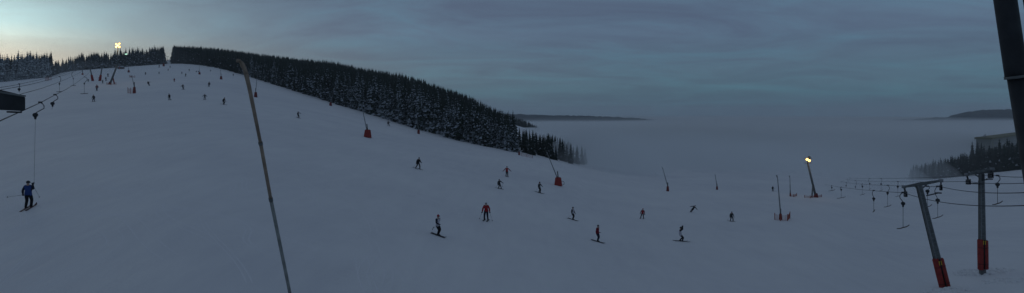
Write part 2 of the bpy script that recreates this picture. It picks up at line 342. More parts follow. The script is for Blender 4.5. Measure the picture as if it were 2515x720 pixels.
E_ = ('dark spruce in the small clump fading into the fog below the snow clearing', 'spruces of the fogged clump')
row(1268, 1345, 8.5, 6, ([1268, 1300, 1350], [8.2, 7.4, 6.6]), 'dark', *E_, jit=12); row(1345, 1440, 7, 6, ([1350, 1380, 1440], [8.0, 7.6, 6]), 'dark', *E_, jit=14)
row(1275, 1430, 16, 24, ([1268, 1430], [7, 7]), 'mixed', *E_, jit=12)
F_ = ('dark spruce in the stand behind the two red padded lift towers', 'spruces behind the lift towers')
row(2240, 2540, 8, 3, ([2240, 2290, 2370, 2400, 2515], [6.5, 10, 13, 14.5, 14.5]), 'dark', *F_, jit=8)
row(2265, 2535, 14, 18, ([2240, 2290, 2370, 2400, 2515], [7, 10.5, 14.5, 16.5, 16]), 'dark', *F_, jit=8)
tree(2388, yb(2388) + 30, 19.5, 'dark', 'tall pointed spruce at the pale building corner, left one of the tall pair', None)
tree(2400, yb(2400) + 31, 19.0, 'dark', 'tall pointed spruce at the pale building corner, right one of the tall pair', None)
# the rest of the woods: one mass
protos = [spruce(12, 2.2, 10, 6, fr, 70 + i) for i, fr in enumerate((.05, .10, .03, .6, .75))]
VV = []; FF = []; MM = []; off = 0
def mass(p0, p1, yfun, dens, hfun, kinds):
    global off
    u0, u1 = (p0 - CX) / F, (p1 - CX) / F; ymax = max(yfun(p)[1] for p in np.linspace(p0, p1, 20)); n = int((u1 - u0) * ymax ** 2 / 2 * dens)
    Y = ymax * np.sqrt(rng.random(n)); px = CX + F * (u0 + (u1 - u0) * rng.random(n))
    for a, b in zip(px, Y):
        lo, hi = yfun(a)
        if not lo < b < hi: continue
        x = (a - CX) / F * b; h = hfun(a) * rng.uniform(.84, 1.10); v, f, mi = protos[kinds[rng.integers(len(kinds))]]; t = rng.uniform(0, 6.28); s = h / 12; w = s * rng.uniform(.85, 1.3)
        c, s_ = math.cos(t) * w, math.sin(t) * w
        q = np.stack([v[:, 0] * c - v[:, 1] * s_ + x, v[:, 0] * s_ + v[:, 1] * c + b, v[:, 2] * s + tz(x, b)], 1)
        VV.append(q); FF.append(f + off); MM.append(mi); off += len(v)
y2f = lambda p: float(np.interp(p, gx, Y2))
mass(424, 1264, lambda p: (yb(p) + 10, y2f(p) + 25), .078, lambda p: np.interp(p, [430, 600, 700, 1000, 1260], [14.5, 13, 12.5, 12.5, 11]), [0, 1, 2])
mass(-80, 127, lambda p: (yb(p) + 14, yb(p) + 90), .06, lambda p: 15, [3, 4, 0])
mass(127, 402, lambda p: (yb(p) + 8, yb(p) + 110), .06, lambda p: np.interp(p, [130, 190, 300, 402], [8.5, 13, 14.5, 15]), [0, 1, 2])
mass(1275, 1400, lambda p: (yb(p) + 30, yb(p) + 60), .05, lambda p: 6.5, [0, 2])
mass(2235, 2680, lambda p: (yb(p) + 20, yb(p) + 85), .07, lambda p: np.interp(p, [2235, 2400, 2515], [8, 14, 15]), [0, 2])
mass(1235, 1345, lambda p: (820, 1080), .02, lambda p: 11, [0, 2])
tag(np_mesh('spruce_forest', np.concatenate(VV), np.concatenate(FF), [M['needles'], M['frost'], M['dimfrost']], np.concatenate(MM)), label='dense mass of spruces covering the hillside behind the first rows', cat='forest', kind='stuff')
print('TREES', _count, sum(_count.values()), 'mass', len(VV))

# ------------------------------------------------------------------ fog in the valley and haze
FOGC = (.93, .95, .96)
def boxm(name, lo, hi, m):
    v = [(x, y, z) for x in (lo[0], hi[0]) for y in (lo[1], hi[1]) for z in (lo[2], hi[2])]
    return mesh_obj(name, v, [(0, 1, 3, 2), (4, 6, 7, 5), (0, 4, 5, 1), (2, 3, 7, 6), (0, 2, 6, 4), (1, 5, 7, 3)], m)
def bank(c, r, dens):
    o = MB().ball((0, 0, 0), 1.0, 32, 16, r).build('fog', volume('valley_fog', dens, FOGC), smooth=True); o.location = c
    return tag(o, 'pale grey fog bank filling the valley below the piste', 'fog', 'fog banks', 'stuff')
o = boxm('fog', (-900, 300, -124), (7600, 9500, -13.5), volume('valley_fog', .0011, FOGC)); tag(o, 'level sea of pale fog covering the valley out to the horizon', 'fog', kind='stuff')
o = boxm('fog', (-300, 430, -123), (7500, 9400, -24), volume('valley_fog', .0042, FOGC)); tag(o, 'denser lower layer of the fog sea', 'fog', kind='stuff')
for i in range(16):
    Yf = 480 * 1.135 ** i; pf = random.uniform(1420, 2500) if i % 3 else random.uniform(1350, 1800); rx = Yf * random.uniform(.10, .24)
    bank(((pf - CX) / F * Yf, Yf, -17 - Yf * .003), (rx, rx * 1.3, random.uniform(4, 7) + Yf * .0028), 1.6 / rx)
bank((-385, 570, 26), (175, 190, 38), .0007)
bank((-250, 355, 10), (95, 60, 20), .0016)
bank((900, 3600, -18), (1600, 1700, 22), .0005)
bank((1500, 2600, -17), (600, 700, 13), .0010)
bank((105, 264, -30), (55, 64, 20), .012)
bank((172, 362, -36), (62, 66, 25), .0075)
bank((75, 450, -42), (110, 262, 34), .012)
bank((30, 224, -18), (23, 25, 13), .040)
bank((66, 285, -32), (62, 62, 22), .018)
bank((150, 620, -60), (190, 270, 44), .006)
o = boxm('haze', (-7500, -70, -126), (9500, 9800, 120), volume('dusk_haze', .00013, (.92, .96, 1.0))); tag(o, 'thin blue dusk haze in the air', 'haze', kind='stuff')

# ------------------------------------------------------------------ snow lances
def rod(a, b, t): return a + (b - a) * t
def pad_mesh(w0, w1, h, bulge=1.0, seam=True):
    """stuffed pad: rounded box, wide at the foot, with a fold down its front"""
    mb = MB(); n = 16; rings = []
    for (t, sc) in ((0, .94), (.06, 1.0), (.5, 1.0), (.94, .98), (1.0, .84)):
        w = (w0 + (w1 - w0) * t) / 2 * sc; r = []
        for k in range(n):
            a = 2 * math.pi * k / n; ca, sa = math.cos(a), math.sin(a); q = (abs(ca) ** 4 + abs(sa) ** 4) ** -.25
            f = 1.0 - (.10 if seam and k in (12,) else 0)
            r.append((ca * q * w * f, sa * q * w * .8 * f, h * t))
        rings.append(r)
    fs = [(i * n + k, i * n + (k + 1) % n, (i + 1) * n + (k + 1) % n, (i + 1) * n + k) for i in range(4) for k in range(n)]
    return mb.add([v for r in rings for v in r], fs + [tuple(range(n))[::-1], tuple(4 * n + k for k in range(n))])
def lance(px, py, padw, padh, tip, knee, label, rad=.07, polem='steel', padm='red', topw=.7, mount=(0, 0), ring=False):
    g = hit(px, py); Y = g.y; q = Y / F
    e = empty('snow_lance', g, label=label, cat='snow lance', group='snow lances along the piste')
    foot = Vector((mount[0] * q, 0, mount[1] * q + .25)); k = P(*knee, Y) - g; t = P(*tip, Y) - g
    mid = rod(foot, k, .5)
    MB().tube([foot, mid], rad * 1.25, 8).tube([mid, k, rod(k, t, .35) + Vector((0, 0, .08))], [rad, rad * .8, rad * .75], 8).build('pole', M[polem], e, True)
    nz = MB().tube([rod(k, t, .33) + Vector((0, 0, .08)), rod(k, t, .7) + Vector((0, 0, .1)), t], [rad * 1.1, rad * 1.3, rad * 1.5], 8)
    nz.build('nozzle_head', M[polem], e, True)
    w = padw * q; h = padh * q; p = pad_mesh(w, w * topw, h).build('pad', M['faded' if padm == 'red' and padw < 10 else padm], e, True); p.location = (0, 0, -.05)
    MB().tube([(0, 0, h * .9), foot + Vector((0, 0, max(.1, h - .3)))], rad * 1.5, 8).build('base_joint', M['mast'], e, True)
    if ring:
        MB().tube([Vector((w * .5, 0, .1)) + Vector((.35 * math.sin(a), 0, .35 - .35 * math.cos(a))) for a in np.linspace(0, 5.6, 14)], .035, 6).build('hose', M['rubber'], e, True)
    return e
lance(903, 338, 19, 20, (868, 233), (889, 262), 'snow lance with wide trapezoid red pad standing before the tall frosted spruces', ring=False, mount=(-2, 14))
lance(1371, 456, 20, 21, (1342, 374), (1347, 384), 'snow lance with wide red pad and small hose loop at the fog edge', ring=True, mount=(-2, 15))
lance(1640, 470, 7, 13, (1626, 412), (1629, 418), 'snow lance with narrow red pad alone in the open fogged piste', mount=(0, 9))
lance(1761, 466, 5, 9, (1756, 429), (1757, 434), 'faintest snow lance, a small red pad far off in the fog', mount=(0, 6))
lance(1917, 540, 8, 16, (1907, 431), (1910, 440), 'tall snow lance with slim red pad inside the nearer orange net', mount=(0, 12))
lance(1941, 482, 4, 9, (1938, 432), (1940, 438), 'pale snow lance in the fog beside the farther orange net', mount=(0, 6))
lance(330, 229, 7, 16, (322, 186), (325, 192), 'snow lance with tall dark red pad right of the small orange net', mount=(0, 12), padm='red')
lance(628, 239, 8, 13, (630, 172), (632, 182), 'snow lance with red pad just right of the big foreground lance', mount=(0, 10))
lance(812, 260, 7, 9, (824, 212), (820, 220), 'snow lance with red pad leaning right before the spruce wall', mount=(0, 6))
lance(543, 195, 6, 8, (541, 166), (541, 170), 'snow lance with red pad below the dark upper forest, right of the gap', mount=(0, 6))
lance(490, 183, 5, 6, (489, 158), (489, 162), 'small snow lance with red pad high on the piste below the gap', mount=(0, 4))
lance(402, 163, 5, 8, (402, 143), (402, 147), 'highest snow lance, a red pad right at the gap in the skyline', mount=(0, 5))
lance(1028, 329, 6, 10, (1024, 292), (1025, 298), 'snow lance with narrow orange red pad close against the spruces', mount=(0, 6), topw=.95)
lance(1275, 381, 5, 9, (1272, 345), (1273, 350), 'snow lance with small red pad where the spruce wall ends in fog', mount=(0, 6))
lance(868, 266, 5, 6, (866, 240), (866, 245), 'low snow lance with orange pad tucked at the foot of the spruces', mount=(0, 4), padm='orange')
lance(316, 178, 5, 6, (315, 158), (315, 162), 'snow lance with red pad just below the dark hut', mount=(0, 4))
# the big lance in the foreground
g = Vector((P(790, 1000, 23).x, 23, 0)); g.z = tz(g.x, g.y)
e = empty('snow_lance', g, label='huge near snow lance leaning across the picture with bent tip', cat='snow lance', group='snow lances along the piste')
pts = [P(*a) - g for a in ((735, 830, 19.5), (712, 720, 18.6), (665, 489, 16.8), (640, 352, 15.9), (612, 214, 15.0), (604, 180, 14.8))]
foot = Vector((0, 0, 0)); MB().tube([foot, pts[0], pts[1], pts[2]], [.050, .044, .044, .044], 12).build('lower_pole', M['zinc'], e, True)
MB().tube([pts[2], pts[3]], [.042, .042], 12).build('middle_pole', M['floodlit_tint'], e, True)
MB().tube([pts[3], pts[4], pts[5]], [.038, .045, .050], 12).build('upper_pole', M['floodlit_tint'], e, True)
for i in (2, 3): MB().tube([rod(pts[i], pts[i - 1], .02), rod(pts[i], pts[i + 1], .02)], [.052, .052], 12).build('collar', M['mast'], e, True)
tipp = [pts[5], P(600, 168, 14.75) - g, P(595, 156, 14.75) - g, P(588, 150, 14.75) - g]
MB().tube(tipp, [.050, .046, .042, .036], 12).build('bent_head', M['floodlit_tint'], e, True)
MB().tube([tipp[3], P(583, 149, 14.7) - g], [.03, .045], 10).tube([P(591, 151, 14.7) - g, P(588, 146, 14.7) - g], .02, 8).tube([P(588, 151, 14.7) - g, P(591, 163, 14.7) - g, P(597, 170, 14.7) - g], .008, 6).build('nozzle', M['floodlit_tint'], e, True)

# ------------------------------------------------------------------ orange safety nets
def net(pts, h, label, post='orange'):
    """pts: (px, y of foot)"""
    gs = [hit(*p) for p in pts]; q = gs[0].y / F; H = h * q
    e = empty('safety_net', gs[0], label=label, cat='safety net', group='orange safety nets'); o = gs[0]
    for a in gs: MB().tube([a - o - Vector((0, 0, .1)), a - o + Vector((random.uniform(-.05, .05), 0, H * 1.12))], .05, 6).build('post', M[post], e, True)
    mb = MB()
    for a, b in zip(gs, gs[1:]):
        Ln = (b - a).length; n = max(4, int(Ln / .35)); c = [a - o, b - o]
        for i in range(7):
            z = H * (.08 + .9 * i / 6); mb.tube([rod(*c, t) + Vector((0, 0, z - .12 * H * math.sin(t * math.pi))) for t in np.linspace(0, 1, 5)], .014, 4, False)
        for i in range(1, n):
            t = i / n; sg = .12 * H * math.sin(t * math.pi); p = rod(*c, t); mb.bar(p + Vector((0, 0, H * .08 - sg)), p + Vector((0, 0, H * .98 - sg)), .02, .02)
    mb.build('netting', M['orange'], e)
net([(1903, 540), (1917, 543), (1934, 543), (1940, 536)], 15, 'sagging orange net around the tall slim lance in the open piste')
net([(1941, 483), (1949, 484), (1957, 481)], 6, 'faint orange net beside the pale fogged lance')
net([(1976, 486), (1990, 487), (2004, 485), (2018, 484)], 6, 'low orange net around the foot of the right floodlight mast')
net([(314, 229), (321, 230), (329, 230)], 13, 'small orange net left of the tall dark red lance pad')
net([(111, 199), (115, 199), (119, 198), (126, 197)], 9, 'orange net by the left spruce stand under the lift cables')
net([(1280, 383), (1294, 386), (1308, 389)], 7, 'faded net at the piste edge below the fogged spruce clump')
net([(318, 190), (325, 191), (331, 191)], 5, 'distant orange net below the dark hut')
net([(262, 208), (272, 209), (285, 208)], 5, 'low orange net around the foot of the left floodlight mast')

# ------------------------------------------------------------------ floodlight masts
def mast(base, kneep, top, legp, lit, label, rad=.22, pad=True, lampm='lamp', ls=1.0):
    g = hit(*base); Y = g.y; q = Y / F
    e = empty('floodlight_mast', g, label=label, cat='floodlight mast', group='floodlight masts'); k = P(*kneep, Y) - g; t = P(*top, Y) - g
    MB().tube([(0, 0, 0), k], [rad, rad * .75], 10).build('inclined_column', M['mast'], e, True)
    MB().tube([k, t], rad * .55, 8).build('upper_pole', M['mast'], e, True)
    if legp:
        lg = hit(*legp) - g; MB().tube([lg, rod(Vector((0, 0, 0)), k, .38)], rad * .6, 8).build('brace', M['red' if pad == 2 else 'mast'], e, True)
        if pad: p = pad_mesh(.9, .6, .9)  .build('pad', M['faded'], e, True); p.location = (0, 0, -.05)
    for z in (.0, .12):
        c = rod(k, t, z * 2); MB().bar(c + Vector((-.7, 0, 0)), c + Vector((.7, 0, 0)), .08, .08).build('cross_bar', M['mast'], e)
    MB().bar(t + Vector((-.9 * ls, 0, 0)), t + Vector((.9 * ls, 0, 0)), .1, .1).build('lamp_bar', M['mast'], e)
    for (dx, dz, on) in lit:
        c = t + Vector((dx * q, 0, dz * q)); s = .30 * ls
        b = MB().tube([c + Vector((0, .34, .08)), c, c + Vector((0, -.12, -.03))], [.14, s, s * 1.05], 12).build('floodlight', M['lampbody'], e, True)
        MB().ball(c + Vector((0, -.13, -.03)), s * .95, 12, 6, (1, .35, 1)).build('lamp_glass', M[lampm if on else 'glass'], b, True)
    if lampm == 'lamp':
        pd = bpy.data.lights.new('lamp_light', 'POINT'); pd.energy = 160 if ls > 1 else 45; pd.color = (1.0, .74, .42); pd.shadow_soft_size = .3
        po = bpy.data.objects.new('lamp_light', pd); COL.objects.link(po); po.parent = e; po.location = t + Vector((0, -1.3, .2))
    return e
mast((270, 207), (288, 160), (290, 116), (281, 206), [(-4, 1, 1), (4, 1, 1), (-4, 8, 1), (4, 9, 1), (0, 5, 1)], 'tall mast with a cluster of blazing yellow floodlights above the left forest', .33, 2, ls=1.25)
mast((2004, 485), (1984, 402), (1984, 389), (1994, 485), [(-2.5, -2, 1), (3, -5, 1), (3, 2, 0)], 'leaning mast with two lit yellow lamps standing in the valley fog', .24, 1)
mast((310, 165), (310, 150), (310, 133), None, [(-1.5, 0, 1), (1.5, 0, 1)], 'distant mast with pale greenish floodlight among the dark skyline spruces', .12, 0, 'lampw', 1.6)

# ------------------------------------------------------------------ hut by the upper forest
def hut():
    g = hit(297, 170); Y = g.y; q = Y / F; e = empty('hut', g, label='small dark hut at the forest edge under the tall floodlight mast', cat='hut'); w, d, h = 11 * q, 3, 5 * q
    MB().bar((-w/2, 0, h/2), (w/2, 0, h/2), d, h, bev=.03).build('wall', M['wood'], e)
    mb = MB().add([(-w*.6, -d*.6, h), (w*.6, -d*.6, h), (w*.6, d*.6, h), (-w*.6, d*.6, h), (-w*.5, 0, h + 3 * q), (w*.5, 0, h + 3 * q)], [(0, 1, 5, 4), (2, 3, 4, 5), (0, 4, 3), (1, 2, 5), (0, 3, 2, 1)]); mb.build('roof', M['frost'], e)
    MB().bar((-.3, -d/2 - .02, .9), (.4, -d/2 - .02, .9), .06, 1.8).build('door', M['red'], e); MB().bar((w*.2, -d/2 - .02, h*.55), (w*.38, -d/2 - .02, h*.55), .06, .8).build('window', M['glass'], e)
hut()

# ------------------------------------------------------------------ long pale building above the right hand spruces
def building():
    a = P(2434, 338, 430); b = P(2530, 325, 575); d = (b - a); d.z = 0; Ln = 190.0; d.normalize(); n = Vector((-d.y, d.x, 0))
    if n.y < 0: n = -n
    top = a.z; H = 30
    e = empty('building', (a.x, a.y, top - H), label='long pale flat roofed building rising behind the right hand spruces', cat='building')
    dz = (b.z - a.z) * 0
    def P3(u, v, z): return d * u + n * v + Vector((0, 0, z))
    dpt = 8
    def box(name, u0, u1, v0, v1, z0, z1, m):
        vs = [P3(u, v, z) for u in (u0, u1) for v in (v0, v1) for z in (z0, z1)]; return mesh_obj(name, [tuple(v) for v in vs], [(0, 1, 3, 2), (4, 6, 7, 5), (0, 4, 5, 1), (2, 3, 7, 6), (0, 2, 6, 4), (1, 5, 7, 3)], M[m], e)
    box('wall', 0, Ln, 0, dpt, 0, H - 1.2, 'concrete'); r = box('roof', -.8, Ln + .8, -.8, dpt + .8, H - 1.2, H, 'band')
    c = box('end_wall_panel', 4.5, 8.0, -.12, -.01, 2, H - 3, 'band')
    for k in range(5):
        for i in range(24):
            u = 11 + i * 4.6
            if u + 2 < Ln: box('window', u, u + 1.9, -.08, -.01, H - 5.0 - k * 3.3, H - 3.4 - k * 3.3, 'glass')
    for i, u in enumerate((1.5, 3.0, 6.5, 8.2)):
        MB().tube([P3(u, 4, H), P3(u, 4, H + 1.6 + .5 * (i % 2))], .12, 6).build('vent_pipe', M['steel'], e)
building()

# ------------------------------------------------------------------ drag lifts
def hanger_arm(mb, w, h, rad, side=1, ex=0.0):
    """S-shaped arm from the rope clamp (0,0,0) down to the spring box"""
    pts = [(0, 0, 0), (side * w * .55, 0, -.08 * h), (side * w, 0, -.3 * h), (side * w * .95, 0, -.55 * h), (side * w * .4 + ex * .6, 0, -.80 * h), (ex, 0, -h)]
    return mb.tube(pts, rad, 8)
def tbar(clamp, drop, arm, label, group, side=1, w=.45, rad=.035, bar=1.2, ang=12, ropeto=None, yaw=0.0, tilt=0.10, ex=0.0):
    e = empty('t_bar_hanger', clamp, label=label, cat='t-bar hanger', group=group)
    c, s = math.cos(yaw), math.sin(yaw); rot = lambda v: (v[0] * c - v[1] * s, v[0] * s + v[1] * c, v[2])
    mb = MB(); hanger_arm(mb, w, arm, rad, side, ex); mb.v = [rot(v) for v in mb.v]; mb.build('arm', M['cable'], e, True)
    MB().bar((-.12, 0, .03), (.12, 0, .03), .09, .12).build('grip', M['dsteel'], e)
    bx = MB().tube([(ex, -.09, -arm - .12), (ex, .09, -arm - .12)], .14, 14).tube([(ex, 0, -arm - .22), (ex, 0, -arm - .42)], [.09, .06], 8).build('spring_box', M['dsteel'], e, True)
    if ropeto is not None:
        rp = Vector(ropeto) - Vector(clamp); MB().tube([(ex, 0, -arm - .4), rp], .008, 6).build('rope', M['cable'], e); return e, rp
    end = Vector((0, 0, -drop)); MB().tube([(ex, 0, -arm - .4), end], rad * .62, 6).build('rope', M['cable'], e)
    b2 = bar / 2; MB().tube([end + Vector(rot((-b2, 0, -.02 - tilt * .6))), end + Vector(rot((-b2 * .5, 0, -.05 - tilt * .25))), end + Vector((0, 0, 0)), end + Vector(rot((b2 * .55, 0, .02 + tilt * .4))), end + Vector(rot((b2, 0, .10 + tilt)))], [rad * 1.1, rad * 1.4, rad * 1.6, rad * 1.4, rad * 1.1], 8).build('cross_handle', M['wood'], e, True)
    return e, end
def cablepts(pts, sag, n=24):
    out = []
    for a, b in zip(pts, pts[1:]):
        for i in range(n): t = i / n; p = rod(a, b, t); p = p - Vector((0, 0, sag * 4 * t * (1 - t))); out.append(p)
    return out + [pts[-1]]
def haul(pts, label, group, rad=.022, sag=0.0):
    c = cablepts([Vector(p) for p in pts], sag); o = MB().tube(c, rad, 6).build('haul_rope', M['cable'], None, True)
    tag(o, label, 'lift rope', group); return c
def at_px(c, px):
    best = min(range(len(c) - 1), key=lambda i: min(abs(CX + F * c[i].x / c[i].y - px), abs(CX + F * c[i + 1].x / c[i + 1].y - px)) if c[i].y > 1 else 1e9)
    for i in range(len(c) - 1):
        if c[i].y < 2 or c[i + 1].y < 2: continue
        p0, p1 = CX + F * c[i].x / c[i].y, CX + F * c[i + 1].x / c[i + 1].y
        if (p0 - px) * (p1 - px) <= 0 and p0 != p1: 
            # solve on the straight piece: (a + t d).x / (a + t d).y = u
            u = (px - CX) / F; a, d = c[i], c[i + 1] - c[i]; t = (u * a.y - a.x) / (d.x - u * d.y); return a + d * t
    return c[best]
# left lift: ropes climbing from behind the camera to the pylons at the upper left
def leftline(D, z0=0.0): 
    f = lambda Y: -32.5 - D - .6155 * (Y - 46)
    return [Vector((f(Y), Y, z + z0)) for Y, z in ((14, -1.6), (27.6, -.2), (46, .92), (61, 1.95), (80, 3.2), (110, 5.4), (164, 9.6), (225, 14.5), (284, 20.3), (380, 31))]
LG = 'ropes of the left drag lift'
cA = haul(leftline(0), 'nearest rope of the left drag lift, carrying the two big hooked hangers', LG, .028)
cB = haul(leftline(3.0, .1), 'second rope of the left drag lift, just above the dark beam end', LG, .028)
cC = haul(leftline(4.7, .5), 'third rope of the left drag lift, on top of the dark beam', LG, .028)
cD = haul(leftline(6.7, .4), 'topmost rope of the left drag lift, nearest the frosted spruces', LG, .028)
HG = 'hangers on the left drag lift'
rider_hand = None
pA = at_px(cA, 97)
tbL = []
tbar(at_px(cA, 135), 0, .66, 'hooked hanger with wound up rope, second up the rope from the beam', HG, side=1, w=.26, rad=.03, ex=-.22, ropeto=at_px(cA, 134) + Vector((-.25, 0, -1.3)))
e_, _ = tbar(at_px(cA, 207), 4.1, 1.5, 'empty t-bar hanging lowest below the left pylons, third up the near rope', HG, side=1, w=.7, rad=.05, bar=1.9, tilt=0)
tbar(at_px(cC, 180), 4.3, 1.9, 'empty t-bar in the middle of three hanging side by side', HG, side=-1, w=.5, rad=.05, bar=1.7, tilt=0)
tbar(at_px(cC, 146), 3.2, 1.4, 'empty t-bar at the left of three hanging side by side', HG, side=1, w=.3, rad=.045, bar=1.3, tilt=0)
tbar(at_px(cD, 47), 0, .55, 'paired hanger above the dark beam, right one', HG, side=1, w=.08, ropeto=at_px(cD, 47) + Vector((.05, 0, -1.2)))
tbar(at_px(cB, 232), 4, 1.8, 'small hanger right beside the left pylon pair', HG, side=1, w=.6, rad=.06, bar=1.4, tilt=0)
tbar(at_px(cC, 216), 3.4, 1.5, 'far hanger between the near t-bars and the first pylon', HG, side=1, w=.4, rad=.055, bar=1.4, tilt=0)
# left pylons
def pylon(base, top, label, padh=14, armw=2.6, rad=.26):
    g = hit(*base); Y = g.y; q = Y / F; t = P(*top, Y) - g; e = empty('lift_pylon', g, label=label, cat='lift pylon', group='pylons of the left drag lift')
    MB().tube([(0, 0, 0), t], [rad, rad * .7], 10).build('column', M['mast'], e, True)
    MB().bar(t + Vector((-armw/2, .3, 0)), t + Vector((armw/2, -.3, 0)), .2, .24).build('cross_arm', M['mast'], e)
    for s in (-1, 1): MB().tube([t + Vector((s * armw/2, -.8, -.3)), t + Vector((s * armw/2, .8, -.3))], .16, 8).build('sheave_train', M['rubber'], e, True)
    dv = t.normalized(); up = dv * padh * q; MB().tube([(0, 0, -.1), up * .5, up], [.50, .46, .36], 12).build('pad', M['red'], e, True)
pylon((228, 199), (221, 166), 'left drag lift pylon leaning left with orange red foot pad', 15)
pylon((245, 199), (251, 164), 'left drag lift pylon leaning right with orange red foot pad', 15)
pylon((203, 184), (202, 168), 'farther thin pylon left of the padded pair, before the dark spruces', 4, rad=.2)
pylon((412, 150), (411, 139), 'tiny pylon at the gap in the skyline', 3, rad=.2)

# right lift
RG = 'ropes of the right drag lifts'
FAR = 250
def line(pn, Yn, pf, Yf=FAR, ext=1.0):
    a, b = P(*pn, Yn), P(*pf, Yf); return a, b
def rightrope(pts, label, sag=.25): return haul([P(*p) for p in pts], label, RG, .024, sag)
r1 = rightrope([(2620, 498, 27), (2222, 474, 55.2), (2010, 447, 240)], 'lowest rope from the left sheaves of the leaning tower into the fog', .5)
r2 = rightrope([(2620, 466, 28), (2312, 459, 54.2), (2064, 446, 225)], 'rope through the right hand wheel pair of the leaning tower', .3)
r3 = rightrope([(2700, 430, 33), (2378, 446, 58.5), (2078, 441, 235)], 'rope through the left wheel row of the upright tower', .3)
r4 = rightrope([(2700, 414, 34), (2434, 430, 57.5), (2085, 437, 245)], 'topmost rope through the right wheel row of the upright tower', .3)
RH = 'hangers on the right drag lifts'
def rt(c, px, drop_py, box_py, label, side=1, wpx=6, rad=.03, bar=1.35, clamp=None):
    p = clamp or at_px(c, px); q = p.y / F; top = HY - p.z / q
    return tbar(p, (drop_py - top) * q, max(.3, (box_py - top) * q - .12), label, RH, side, wpx * q, rad, bar, yaw=.15)
rt(r1, 2218, 559, 500, 'large empty t-bar hanging from the left sheaves of the leaning tower', 1, -9, bar=1.15)
rt(r1, 2146, 519, 488, 'hanger without visible crossbar, second left of the leaning tower', -1, 4, bar=.3)
rt(r2, 2180, 507, 474, 'empty t-bar between the leaning tower and the hanger without crossbar', 1, 5, bar=1.1)
rt(r3, 2101, 481, 459, 'empty t-bar in the fog, fourth left of the leaning tower', 1, 3, rad=.032, bar=1.6)
rt(r1, 2066, 486, 463, 'low empty t-bar farther off in the fog', -1, 3, rad=.035, bar=1.8)
rt(r2, 2078, 473, 456, 'faint empty t-bar just right of the low fogged one', 1, 2, rad=.035, bar=1.4)
rt(r1, 2043, 468, 453, 'faint empty t-bar left of the low fogged one', -1, 2, rad=.04, bar=1.7)
rt(r3, 2205, 482, 458, 'slim empty t-bar just left of the leaning tower, behind its sheaves', 1, 1, rad=.022, bar=1.0)
rt(r4, 2136, 465, 451, 'short hanger on the upper ropes above the crossbarless one', -1, 3, bar=.5)
rt(r4, 2089, 460, 448, 'small hanger where the upper ropes fade into the fog', -1, 2, bar=.6)
rt(r4, 2450, 500, 453, 'empty t-bar just right of the upright tower', 1, 7, bar=.95)
rt(r2, 2278, 508, 468, 'empty t-bar behind the leaning tower column', 1, 6, rad=.022, bar=.9)
rt(r2, 2303, 534, 492, 'empty t-bar hanging right of the leaning tower column', -1, 8, rad=.022, bar=1.0)
rt(r1, 2022, 462, 452, 'farthest hanger of the right lift, hardly visible in fog', 1, 2, rad=.04, bar=1.4)

rt(r2, 2118, 478, 457, 'slim empty t-bar between the fourth and the crossbarless hanger', -1, 2, rad=.028, bar=1.2)
rt(r3, 2052, 462, 451, 'tiny upper hanger fading above the low fogged t-bar', 1, 2, rad=.04, bar=1.0)
rt(r4, 2164, 468, 452, 'short upper hanger above and left of the middle t-bar', 1, 2, rad=.026, bar=.8)
rt(r2, 2031, 463, 453, 'second farthest hanger of the right lift, pale in fog', -1, 2, rad=.04, bar=1.4)

